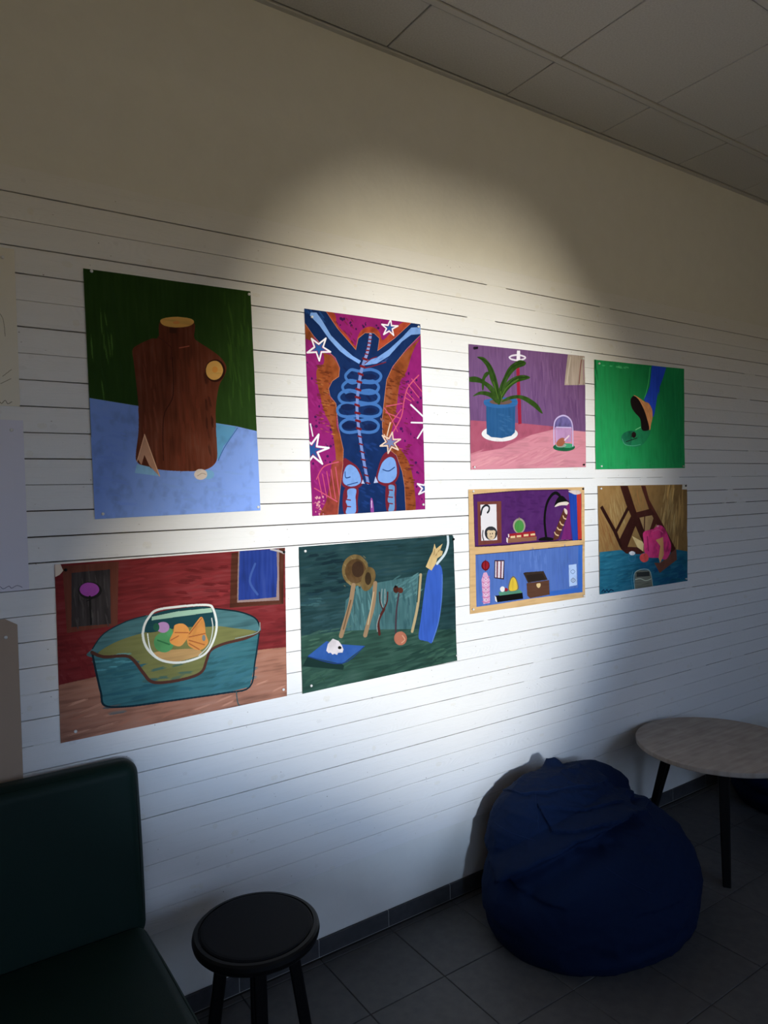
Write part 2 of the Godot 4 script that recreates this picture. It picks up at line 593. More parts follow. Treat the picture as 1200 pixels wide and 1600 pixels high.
func build_stool():
	var t := thing("stool", "round black stool with a flat padded seat beside the green bench", "stool", Vector3(0.769, 0, 0.367))
	obj("seat", lathe([Vector2(0, 0.412), Vector2(0.150, 0.412), Vector2(0.166, 0.416), Vector2(0.173, 0.424), Vector2(0.1755, 0.434), Vector2(0.1735, 0.444), Vector2(0.168, 0.449), Vector2(0.159, 0.450), Vector2(0.157, 0.446), Vector2(0, 0.446)], 96), M.black, t)
	obj("seat_pad", lathe([Vector2(0.1545, 0.446), Vector2(0.1545, 0.4495), Vector2(0.151, 0.4525), Vector2(0.144, 0.4535), Vector2(0, 0.4535)], 96), M.black_pad, t)
	var facing := deg_to_rad(110)
	for i in 4:
		var a := facing + i * PI / 2
		var d := Vector3(cos(a), 0, sin(a))
		obj("leg", leg_mesh(d * 0.09 + Vector3(0, 0.413, 0), d * 0.15, 0.0175, 0.0165, a), M.black, t)

func build_table():
	var t := thing("coffee_table", "round coffee table with a pale wood top and black tapered legs", "table", Vector3(3.018, 0, 0.397))
	obj("tabletop", lathe([Vector2(0, 0.456), Vector2(0.351, 0.456), Vector2(0.357, 0.459), Vector2(0.358, 0.462), Vector2(0.358, 0.477), Vector2(0.3565, 0.4795), Vector2(0.354, 0.48), Vector2(0, 0.48)], 128), M.wood, t)
	obj("mounting_plate", lathe([Vector2(0, 0.446), Vector2(0.24, 0.446), Vector2(0.24, 0.456)], 32), M.black, t)
	for a in [deg_to_rad(145.6), deg_to_rad(263.5), deg_to_rad(25.6)]:
		var d := Vector3(cos(a), 0, sin(a))
		obj("leg", leg_mesh(d * 0.22 + Vector3(0, 0.456, 0), d * 0.342, 0.0225, 0.0155, a), M.black, t)

# ---- bean bags: a slumped body and an upper lump with a crease between them
const BAG_CENTRE := Vector3(0.015, 0.286, -0.072)
const BAG := [
	[Vector3(-0.002, 0.120, 0.006), Vector3(0.467, 0.335, 0.364)],
	[Vector3(-0.045, 0.281, -0.116), Vector3(0.326, 0.239, 0.236)],
	[Vector3(0.114, 0.286, -0.207), Vector3(0.369, 0.188, 0.151)],
]
const FOLDS := [
	[0.032, 0.120, [Vector3(-0.988, -0.052, 0.148), Vector3(-0.909, 0.119, 0.400), Vector3(-0.739, 0.277, 0.614), Vector3(-0.489, 0.389, 0.781), Vector3(0.063, 0.493, 0.868)], 0.020],
	[-0.026, 0.070, [Vector3(-0.930, -0.089, 0.358), Vector3(-0.743, 0.143, 0.654), Vector3(-0.394, 0.274, 0.877)], 0.000],
	[-0.030, 0.060, [Vector3(-0.722, 0.259, 0.641), Vector3(-0.562, 0.245, 0.790)], 0.000],
	[0.010, 0.090, [Vector3(-0.837, 0.523, 0.158), Vector3(-0.861, 0.359, 0.361), Vector3(-0.706, 0.399, 0.585), Vector3(-0.297, 0.487, 0.821)], 0.014],
	[0.008, 0.070, [Vector3(-0.765, 0.600, 0.234), Vector3(-0.474, 0.666, 0.576), Vector3(0.249, 0.667, 0.702)], 0.014],
	[0.016, 0.100, [Vector3(0.345, 0.906, -0.243), Vector3(0.739, 0.565, -0.367), Vector3(0.548, 0.813, 0.199), Vector3(0.629, 0.665, 0.403), Vector3(0.796, 0.395, 0.459)], 0.000],
	[0.012, 0.035, [Vector3(0.973, 0.160, -0.165), Vector3(0.657, 0.550, 0.516), Vector3(0.729, 0.390, 0.563), Vector3(0.355, 0.458, 0.815), Vector3(0.130, 0.524, 0.842)], 0.000],
	[-0.035, 0.050, [Vector3(0.802, 0.457, 0.385), Vector3(0.485, 0.510, 0.711)], 0.000],
	[0.010, 0.090, [Vector3(-0.985, -0.087, -0.146), Vector3(-0.975, -0.104, 0.197), Vector3(-0.860, -0.117, 0.496)], 0.014],
	[-0.008, 0.040, [Vector3(-0.813, -0.461, -0.356), Vector3(-0.925, -0.380, 0.024), Vector3(-0.902, -0.375, 0.215)], 0.000],
	[-0.010, 0.050, [Vector3(-0.327, 0.265, 0.907), Vector3(-0.037, 0.136, 0.990)], 0.000],
	[0.006, 0.060, [Vector3(-0.376, -0.189, 0.907), Vector3(0.026, -0.221, 0.975)], 0.012],
	[-0.007, 0.040, [Vector3(-0.589, -0.421, 0.690), Vector3(-0.255, -0.438, 0.862), Vector3(0.092, -0.429, 0.899)], 0.000],
	[0.034, 0.100, [Vector3(-0.035, 0.856, -0.516), Vector3(0.039, 0.889, -0.457)], 0.000],
	[-0.010, 0.070, [Vector3(0.002, 0.998, -0.062), Vector3(-0.105, 0.991, 0.086)], 0.000],
	[0.006, 0.060, [Vector3(-0.564, 0.365, -0.740), Vector3(-0.787, 0.591, -0.176), Vector3(-0.684, 0.727, 0.053), Vector3(-0.095, 0.930, 0.356), Vector3(0.668, 0.717, 0.197), Vector3(0.635, 0.658, 0.405)], 0.010],
]
const SEAMS := [
	[Vector3(-0.555, 0.383, -0.738), Vector3(-0.782, 0.596, -0.182), Vector3(-0.678, 0.733, 0.047), Vector3(-0.085, 0.934, 0.347), Vector3(0.711, 0.687, 0.150), Vector3(0.631, 0.663, 0.402)],
	[Vector3(-0.746, 0.664, -0.042), Vector3(-0.835, 0.543, 0.091), Vector3(-0.891, 0.413, 0.188), Vector3(-0.919, 0.300, 0.255)],
	[Vector3(-0.931, 0.235, -0.280), Vector3(-0.971, 0.237, -0.011), Vector3(-0.919, 0.241, 0.312)],
	[Vector3(-0.569, 0.122, 0.813), Vector3(-0.453, 0.036, 0.891), Vector3(-0.334, -0.036, 0.942), Vector3(-0.204, -0.110, 0.973)],
	[Vector3(0.655, 0.560, 0.508), Vector3(0.729, 0.390, 0.563), Vector3(0.363, 0.453, 0.814), Vector3(0.130, 0.524, 0.842)],
]

func bag_radius(d: Vector3, wob: FastNoiseLite, fine: FastNoiseLite) -> float:
	var best := 0.05
	for e in BAG:
		var o: Vector3 = (BAG_CENTRE - e[0]) / e[1]
		var u: Vector3 = d / e[1]
		var a := u.dot(u)
		var b := 2.0 * o.dot(u)
		var c := o.dot(o) - 1.0
		var disc := b * b - 4.0 * a * c
		if disc > 0.0:
			best = maxf(best, (-b + sqrt(disc)) / (2.0 * a))
	for f in FOLDS:
		var s := angle_to_path(d, f[2])
		var w0 := exp(-pow(s.x / f[1], 2.0))
		# a fold with an edge drops off sharply on one side of its path
		best += f[0] * w0 * (1.0 if f[3] == 0.0 else tanh(s.y / f[3]))
	var w := 1.0 - absf(wob.get_noise_3d(d.x * 1.0, d.y * 2.2, d.z * 1.0))
	var g := 1.0 - absf(fine.get_noise_3d(d.x * 1.2, d.y * 2.6 + d.x, d.z * 1.2))
	best += 0.009 * (pow(w, 4.0) - 0.4) + 0.0035 * (pow(g, 4.0) - 0.4)
	if d.y < -0.001:
		best = minf(best, BAG_CENTRE.y / -d.y)
	if d.z < -0.001:
		best = minf(best, (BAG_CENTRE.z + 0.358) / -d.z)
	return best

# x: distance of the direction d from the path, y: the same with a sign that tells the side
func angle_to_path(d: Vector3, path: Array) -> Vector2:
	var best := Vector2(9, 9)
	for i in path.size() - 1:
		var a: Vector3 = path[i]
		var b: Vector3 = path[i + 1]
		var ab := b - a
		var k := clampf((d - a).dot(ab) / ab.length_squared(), 0.0, 1.0)
		var l := d.distance_to(a + ab * k)
		if l < best.x:
			best = Vector2(l, l if ab.cross(d - a).dot(a) > 0.0 else -l)
	return best

func bag_mesh() -> ArrayMesh:
	var wob := noise(91, 1.1, 2)
	var fine := noise(92, 2.4, 2)
	var nt := 200
	var np := 340
	var pts := []
	for i in nt + 1:
		var th := PI * i / nt
		for j in np + 1:
			var ph := TAU * (j % np) / np
			var d := Vector3(sin(th) * cos(ph), cos(th), sin(th) * sin(ph))
			pts.append(BAG_CENTRE + d * bag_radius(d, wob, fine))
	var st := start()
	st.set_smooth_group(1)
	for i in nt + 1:
		for j in np + 1:
			st.add_vertex(pts[i * (np + 1) + j])
	for i in nt:
		for j in np:
			var a := i * (np + 1) + j
			var b := a + 1
			var c := a + np + 1
			var e := c + 1
			for q in [a, b, e, a, e, c]:
				st.add_index(q)
	st.generate_normals()
	return st.commit()

func build_bean_bags():
	var b := thing("bean_bag", "slumped navy blue bean bag on the floor between stool and coffee table", "bean bag", Vector3(2.16, 0, 0.37))
	obj("body", bag_mesh(), M.navy, b)
	var wob := noise(91, 1.1, 2)
	var fine := noise(92, 2.4, 2)
	for s in SEAMS:
		var path := []
		for i in s.size() - 1:
			for k in 6:
				var d: Vector3 = (s[i] as Vector3).lerp(s[i + 1], k / 6.0).normalized()
				path.append(BAG_CENTRE + d * (bag_radius(d, wob, fine) - 0.0008))
		obj("seam", tube(path, 0.0022, 6), M.navy_seam, b)
	var c: Node3D = b.duplicate()
	c.name = "bean_bag_001"
	add_child(c, true)
	c.position = Vector3(3.86, 0, 0.50)
	c.scale = Vector3(1.0, 0.78, 1.0)
	c.rotation.y = 2.2
	c.set_meta("label", "dark bean bag mostly hidden behind the coffee table")

# ---------------------------------------------------------------- paintings
func build_paintings():
	streaks()
	paint_torso()
	painting("painting of a brown headless armless torso on a blue table", 500, 700, [Vector2(0.4485, 2.3139), Vector2(0.9661, 2.3198), Vector2(0.9795, 1.5971), Vector2(0.4568, 1.5887)], [Vector3(21, 6, 0), Vector3(493, 11, 0), Vector3(491, 689, 0), Vector3(21, 686, 0)], 20)
	paint_skeleton()
	painting("painting of a blue skeleton figure with raised arms on magenta", 500, 720, [Vector2(1.1639, 2.2887), Vector2(1.6669, 2.2918), Vector2(1.6716, 1.5781), Vector2(1.1743, 1.5706)], [Vector3(27, 27, 0), Vector3(487, 701, 0), Vector3(487, 12, 0)], 21)
	paint_basket()
	painting("painting of a goldfish bowl in a teal pet basket", 700, 500, [Vector2(0.3444, 1.4648), Vector2(1.0660, 1.4670), Vector2(1.0573, 0.9594), Vector2(0.3434, 0.9533)], [Vector3(27, 17, 1), Vector3(694, 14, 1), Vector3(686, 475, 0), Vector3(39, 474, 0)], 22)
	paint_hand()
	painting("dark teal painting of sunflowers, fork, skull and a blue-sleeved hand", 700, 510, [Vector2(1.1181, 1.4662), Vector2(1.8100, 1.4710), Vector2(1.8146, 0.9642), Vector2(1.1164, 0.9558)], [Vector3(23, 16, 0), Vector3(696, 17, 1), Vector3(697, 488, 0), Vector3(34, 487, 0)], 23)
	paint_plant()
	painting("painting of a potted plant and glass dome on pink table", 700, 510, [Vector2(1.9100, 2.2398), Vector2(2.6147, 2.2533), Vector2(2.6107, 1.7425), Vector2(1.9077, 1.7314)], [Vector3(41, 13, 1), Vector3(684, 13, 0), Vector3(682, 499, 1), Vector3(17, 500, 0)], 24)
	paint_shelf()
	painting("painting of a wooden shelf with a monkey picture, lamp and chest", 700, 500, [Vector2(1.8930, 1.6515), Vector2(2.5963, 1.6504), Vector2(2.5908, 1.1403), Vector2(1.8889, 1.1434)], [Vector3(23, 8, 0), Vector3(688, 8, 1), Vector3(687, 492, 0), Vector3(14, 482, 0)], 25)
	paint_boot()
	painting("green painting of a blue leg whose shoe is about to step", 700, 510, [Vector2(2.6809, 2.2432), Vector2(3.3914, 2.2559), Vector2(3.3865, 1.7383), Vector2(2.6786, 1.7319)], [Vector3(37, 496, 0), Vector3(30, 17, 0), Vector3(682, 501, 0)], 26)
	paint_chair()
	painting("painting of a toppled brown chair with a pink bag on it", 700, 500, [Vector2(2.6910, 1.6548), Vector2(3.4050, 1.6519), Vector2(3.4012, 1.1433), Vector2(2.6934, 1.1425)], [Vector3(684, 7, 1), Vector3(19, 13, 0), Vector3(682, 487, 0)], 27)
	for s in SHEETS:
		sheet(s)

const SHEETS := [
	["cream", "blank cream paper sheet pinned at the edge above the lavender sheet", Vector2(0.272, 2.338), 0.60, 0.43, 0.79, 0.74, 0.62],
	["lavender", "pale lavender paper sheet pinned between the cream sheet and the brown sheet", Vector2(0.278, 1.870), 0.60, 0.47, 0.72, 0.70, 0.78],
	["brown", "brown kraft paper sheet with a torn corner above the green bench", Vector2(0.245, 1.325), 0.60, 0.45, 0.42, 0.31, 0.23],
]

func sheet(s: Array):
	var t := thing("paper_sheet", s[1], "paper", Vector3(s[2].x - s[3] / 2.0, s[2].y - s[4], 0.0), 0.0)
	canvas(int(s[3] * 1000), int(s[4] * 1000))
	im.fill(lin(s[5], s[6], s[7]))
	var w: float = s[3] * 1000
	var h: float = s[4] * 1000
	var pc := lin(s[5], s[6], s[7])
	area([pc.r8, pc.g8, pc.b8], [0, 0, w, 0, w, h, 0, h], false, 0, 0.0)
	if s[0] == "cream":
		line([154, 145, 124], [w - 60, 160, w - 35, 190, w - 30, 240], 1.5, true)
		line([154, 145, 124], [w - 45, h - 60, w - 20, h - 75], 1.5, false)
		line([154, 145, 124], [w - 40, h - 80, w - 18, h - 100], 1.5, false)
		line([125, 117, 101], [w - 75, h - 6, w - 68, h - 14, w - 60, h - 6, w - 52, h - 13, w - 45, h - 6, w - 36, h - 15, w - 30, h - 6, w - 20, h - 12], 1.6, true)
	elif s[0] == "lavender":
		line([119, 116, 138], [w - 80, h - 8, w - 72, h - 15, w - 64, h - 8, w - 50, h - 14, w - 44, h - 8, w - 30, h - 14, w - 18, h - 8], 1.6, true)
	var notch := 0.03 if s[0] == "brown" else 0.0
	paper(t, s[3], s[4], [Vector2(-s[3] / 2, s[4]), Vector2(s[3] / 2, s[4]), Vector2(s[3] / 2, 0), Vector2(-s[3] / 2, 0)], 7 + s[0].length(), notch)
	pin(t, Vector3(s[3] / 2 - 0.03, s[4] - (0.028 if notch == 0.0 else 0.05), 0.003))
	pin(t, Vector3(-s[3] / 2 + 0.03, s[4] - 0.025, 0.003))

# one painting: corners are the measured corners on the wall, clockwise from the top left; pins are in paper millimetres
func painting(label: String, w: int, h: int, corners: Array, pins: Array, seed_no: int):
	var base := Vector2((corners[2].x + corners[3].x) / 2.0, minf(corners[2].y, corners[3].y))
	var t := thing("painting", label, "painting", Vector3(base.x, base.y, 0), 0.0, "students' paintings pinned to the plank wall")
	var c := []
	for p in corners:
		c.append(p - base)
	paper(t, w / 1000.0, h / 1000.0, c, seed_no, 0.0)
	for p in pins:
		var u: float = p.x / w
		var v: float = p.y / h
		var q: Vector2 = (c[0] as Vector2).lerp(c[1], u).lerp((c[3] as Vector2).lerp(c[2], u), v)
		pin(t, Vector3(q.x, q.y, 0.0035), p.z > 0.5)

func pin(t: Node3D, at: Vector3, dark := false):
	var o := obj("push_pin", pin_mesh(), M.black if dark else M.pin, t)
	o.position = at
	o.rotation.x = PI / 2

var _pin: ArrayMesh
func pin_mesh() -> ArrayMesh:
	if _pin == null:
		_pin = lathe([Vector2(0, -0.004), Vector2(0.0045, -0.003), Vector2(0.0028, -0.0005), Vector2(0.0026, 0.004), Vector2(0.0046, 0.0055), Vector2(0.0044, 0.0075), Vector2(0.003, 0.009), Vector2(0, 0.0095)], 16)
	return _pin

# the current canvas becomes a sheet of paper that hangs a little wavy in front of the planks
func paper(t: Node3D, w: float, h: float, c: Array, seed_no: int, notch: float):
	im.generate_mipmaps()
	var m := mat(Color.WHITE, 0.7, 0.2)
	m.albedo_texture = ImageTexture.create_from_image(im)
	var n := noise(seed_no, 1.6, 2)
	var front := start()
	var back := start()
	var nu := 20
	var nv := 24
	var g := []
	for j in nv + 1:
		var row := []
		for i in nu + 1:
			var u := float(i) / nu
			var v := float(j) / nv
			var p: Vector2 = (c[0] as Vector2).lerp(c[1], u).lerp((c[3] as Vector2).lerp(c[2], u), v)
			if notch > 0.0 and i == nu and j == 0:
				p -= Vector2(notch * 0.35, notch * 0.7)
			var free := minf(minf(u, 1.0 - u) * w, minf(v, 1.0 - v) * h)
			var edge := exp(-free * 30.0)
			var z := 0.0012 + 0.0030 * (0.5 + 0.5 * n.get_noise_2d(u * w * 3.0, v * h * 3.0)) * (0.4 + edge) + 0.0015 * edge
			row.append([Vector3(p.x, p.y, z), Vector2(u, v)])
		g.append(row)
	for j in nv:
		for i in nu:
			var q := [g[j][i], g[j][i + 1], g[j + 1][i + 1], g[j + 1][i]]
			var nn: Vector3 = (q[1][0] - q[3][0]).cross(q[0][0] - q[2][0]).normalized()
			if nn.z < 0:
				nn = -nn
			quad(front, q[0][0], q[1][0], q[2][0], q[3][0], nn, q[0][1], q[1][1], q[2][1], q[3][1])
			var o := Vector3(0, 0, -0.0004)
			quad(back, q[0][0] + o, q[1][0] + o, q[2][0] + o, q[3][0] + o, -nn)
	obj("painted_face" if notch == 0.0 and t.name.begins_with("painting") else "paper_face", front.commit(), m, t)
	obj("paper_back", back.commit(), M.paper_back, t)

# ---- painting with areas, lines and strokes; coordinates are millimetres on the paper
func streaks():
	for strong in [0.06, 0.14]:
		for dir in 3:
			var n := noise(101 + dir, 0.02, 3)
			var n2 := noise(201 + dir, 0.012, 2)
			var o := Image.create(512, 512, false, Image.FORMAT_RGBA8)
			for y in 512:
				for x in 512:
					var v: float
					if dir == 0:
						v = n.get_noise_2d(x * 0.35, y * 4.5)
					elif dir == 1:
						v = n.get_noise_2d(x * 4.5, y * 0.35)
					else:
						v = n.get_noise_2d(x * 1.7 + y * 0.4, y * 1.2 - x * 0.3)
					v = v * 0.8 + n2.get_noise_2d(x, y) * 0.5
					o.set_pixel(x, y, Color(1, 1, 1, v * strong * 0.75) if v > 0.0 else Color(0, 0, 0, minf(-v * strong * 2.2, 1.0)))
			o.resize(1024, 1024, Image.INTERPOLATE_BILINEAR)
			overlays.append(o)

func canvas(w: int, h: int):
	im = Image.create(int(w * K), int(h * K), false, Image.FORMAT_RGBA8)
	mask = Image.create(int(w * K), int(h * K), false, Image.FORMAT_RGBA8)
	cut = [null, null, null, null, null, null]

func spline(p: PackedVector2Array, closed: bool) -> PackedVector2Array:
	var out := PackedVector2Array()
	var n := p.size()
	var last := n if closed else n - 1
	for i in last:
		var a := p[(i - 1 + n) % n] if closed or i > 0 else p[0]
		var b := p[i]
		var c := p[(i + 1) % n]
		var d := p[(i + 2) % n] if closed or i + 2 < n else p[n - 1]
		for k in 5:
			out.append(b.cubic_interpolate(c, a, d, k / 5.0))
	if not closed:
		out.append(p[n - 1])
	return out

func points(flat: Array) -> PackedVector2Array:
	var p := PackedVector2Array()
	for i in flat.size() / 2:
		p.append(Vector2(flat[i * 2], flat[i * 2 + 1]) * K)
	return p

func fill_poly(target: Image, p: PackedVector2Array, c: Color) -> Rect2i:
	var lo := p[0]
	var hi := p[0]
	for q in p:
		lo = lo.min(q)
		hi = hi.max(q)
	var ya := clampi(int(floor(lo.y)), 0, target.get_height())
	var yb := clampi(int(ceil(hi.y)), 0, target.get_height())
	var n := p.size()
	for y in range(ya, yb):
		var yy := y + 0.5
		var xs := []
		for i in n:
			var a := p[i]
			var b := p[(i + 1) % n]
			if (a.y > yy) != (b.y > yy):
				xs.append(a.x + (yy - a.y) / (b.y - a.y) * (b.x - a.x))
		xs.sort()
		for i in xs.size() / 2:
			var xa := clampi(roundi(xs[i * 2]), 0, target.get_width())
			var xb := clampi(roundi(xs[i * 2 + 1]), 0, target.get_width())
			if xb > xa:
				target.fill_rect(Rect2i(xa, y, xb - xa, 1), c)
	var xl := clampi(int(lo.x), 0, target.get_width())
	return Rect2i(xl, ya, clampi(int(hi.x) + 1, 0, target.get_width()) - xl, yb - ya)

func area(rgb: Array, flat: Array, smooth: bool, dir: int, amount: float):
	var p := points(flat)
	if smooth:
		p = spline(p, true)
	var box := fill_poly(im, p, Color8(rgb[0], rgb[1], rgb[2]))
	if dir > 0 and box.size.x > 2 and box.size.y > 2:
		mask.fill(Color(0, 0, 0, 0))
		fill_poly(mask, p, Color.WHITE)
		var k := dir - 1 + (3 if amount > 0.55 else 0)
		if cut[k] == null:
			cut[k] = overlays[k].get_region(Rect2i(0, 0, im.get_width(), im.get_height()))
		im.blend_rect_mask(cut[k], mask, box, box.position)

func line(rgb: Array, flat: Array, width: float, smooth: bool):
	var p := points(flat)
	if smooth:
		p = spline(p, false)
	var c := Color8(rgb[0], rgb[1], rgb[2])
	var w := width * K / 2.0
	for i in p.size() - 1:
		var d := (p[i + 1] - p[i])
		if d.length() < 0.01:
			continue
		var nn := d.normalized().orthogonal() * w
		fill_poly(im, PackedVector2Array([p[i] + nn, p[i + 1] + nn, p[i + 1] - nn, p[i] - nn]), c)
	for q in p:
		disc(q, w, w, c)

func disc(q: Vector2, rx: float, ry: float, c: Color):
	for y in range(int(q.y - ry), int(q.y + ry) + 1):
		var t := 1.0 - pow((y + 0.5 - q.y) / ry, 2.0)
		if t > 0.0 and y >= 0 and y < im.get_height():
			var half := rx * sqrt(t)
			var xa := clampi(roundi(q.x - half), 0, im.get_width())
			var xb := clampi(roundi(q.x + half), 0, im.get_width())
			if xb > xa:
				im.fill_rect(Rect2i(xa, y, xb - xa, 1), c)

func spots(rgb: Array, x0: int, y0: int, x1: int, y1: int, n: int, ra: float, rb: float, seed_no: int):
	var r := RandomNumberGenerator.new()
	r.seed = seed_no * 77 + x0
	for i in n:
		var s := r.randf_range(ra, rb) * K
		disc(Vector2(r.randf_range(x0, x1), r.randf_range(y0, y1)) * K, s * r.randf_range(0.6, 1.2), s, Color8(rgb[0], rgb[1], rgb[2]))

func strokes(rgb: Array, x0: int, y0: int, x1: int, y1: int, n: int, length: float, width: float, angle: float, seed_no: int):
	var r := RandomNumberGenerator.new()
	r.seed = seed_no * 131 + x0 + y0
	var c := Color8(rgb[0], rgb[1], rgb[2])
	for i in n:
		var m := Vector2(r.randf_range(x0, x1), r.randf_range(y0, y1)) * K
		var under := im.get_pixel(clampi(int(m.x), 0, im.get_width() - 1), clampi(int(m.y), 0, im.get_height() - 1))
		var a := angle + r.randf_range(-0.12, 0.12)
		var d := Vector2(cos(a), sin(a))
		var l := length * K * r.randf_range(0.35, 0.6)
		for k in 4:
			var s := d.orthogonal() * width * K * (k - 1.5) * 0.26
			var f := d * l * r.randf_range(0.6, 1.0)
			var e := d.orthogonal() * width * K * 0.16
			var o := m + s + d * r.randf_range(-0.2, 0.2) * l
			fill_poly(im, PackedVector2Array([o - f, o - f * 0.5 + e, o + f * 0.6 + e, o + f, o + f * 0.5 - e, o - f * 0.6 - e]), under.lerp(c, r.randf_range(0.25, 0.65)))

func paint_torso():
	canvas(500, 700)
	area([40, 68, 23], [0, 0, 500, 0, 500, 700, 0, 700], false, 2, 0.55)
	strokes([60, 94, 31], 410, 21, 490, 387, 26, 89.0, 5.3, 1.50, 1)
	strokes([43, 70, 33], 11, 21, 193, 343, 30, 82.4, 6.2, 1.50, 2)
	strokes([108, 153, 70], 7, 123, 100, 347, 8, 75.7, 4.0, 1.50, 5)
	area([134, 166, 237], [1, 359, 131, 376, 245, 395, 365, 421, 433, 430, 504, 445, 502, 701, -1, 701], false, 3, 0.40)
	strokes([133, 165, 228], 205, 546, 487, 694, 26, 68.1, 5.7, 0.10, 3)
	strokes([129, 161, 237], 14, 401, 105, 686, 22, 60.6, 6.1, 0.20, 4)
	area([101, 165, 208], [366, 422, 433, 432, 410, 467, 388, 492, 369, 532, 361, 532], false, 3, 0.30)
	line([71, 119, 181], [436, 435, 391, 495, 368, 537], 2.9, true)
	area([126, 181, 224], [353, 581, 349, 589, 340, 594, 328, 594, 319, 589, 316, 580, 320, 572, 329, 567, 341, 567, 350, 572], true, 3, 0.40)
	area([107, 53, 35], [209, 125, 202, 171, 180, 178, 143, 198, 125, 215, 127, 251, 132, 325, 134, 377, 131, 451, 121, 514, 123, 538, 147, 554, 205, 565, 281, 569, 327, 565, 356, 548, 366, 520, 366, 447, 368, 375, 382, 306, 402, 271, 408, 243, 390, 216, 356, 193, 322, 174, 310, 161, 311, 117, 258, 114], true, 2, 0.60)
	strokes([121, 58, 39], 242, 210, 315, 553, 24, 72.0, 7.8, 1.55, 6)
	strokes([59, 28, 20], 328, 281, 355, 553, 10, 62.5, 6.8, 1.50, 7)
	strokes([140, 75, 54], 136, 219, 195, 530, 14, 68.7, 5.3, 1.50, 8)
	line([90, 43, 33], [200, 171, 222, 185, 239, 203, 234, 233], 3.3, true)
	line([67, 32, 24], [240, 227, 237, 341, 206, 407, 199, 536], 2.7, true)
	line([189, 100, 74], [263, 198, 293, 190], 2.8, false)
	area([72, 39, 28], [235, 141, 258, 140, 256, 155, 235, 156], false, 0, 0.00)
	area([237, 181, 95], [209, 122, 226, 112, 264, 105, 303, 107, 311, 118, 291, 131, 252, 138, 219, 135], true, 1, 0.50)
	area([237, 158, 84], [267, 122, 265, 125, 259, 127, 253, 128, 249, 127, 247, 124, 249, 121, 254, 119, 260, 118, 265, 119], true, 3, 0.40)
	area([56, 25, 17], [404, 257, 397, 278, 380, 292, 360, 293, 344, 281, 339, 261, 346, 241, 363, 227, 383, 225, 399, 237], true, 3, 0.40)
	area([237, 182, 100], [397, 257, 390, 275, 376, 286, 359, 287, 346, 277, 342, 260, 348, 242, 362, 231, 379, 229, 392, 239], true, 1, 0.40)
	area([237, 162, 75], [380, 255, 378, 261, 373, 265, 368, 265, 363, 262, 362, 256, 364, 250, 369, 246, 374, 246, 378, 249], true, 3, 0.40)
	area([147, 199, 237], [123, 545, 158, 554, 185, 582, 115, 571], false, 3, 0.30)
	area([204, 152, 123], [148, 460, 185, 581, 158, 551, 145, 519, 135, 548, 125, 530], false, 3, 0.30)
	line([237, 190, 152], [148, 459, 186, 582], 2.7, false)
	line([237, 187, 151], [148, 460, 123, 538], 2.1, false)
	area([225, 207, 194], [331, 580, 327, 589, 316, 595, 303, 595, 294, 589, 290, 579, 295, 569, 305, 563, 318, 564, 328, 570], true, 3, 0.40)
	line([179, 159, 144], [300, 584, 315, 576, 326, 580], 2.2, true)

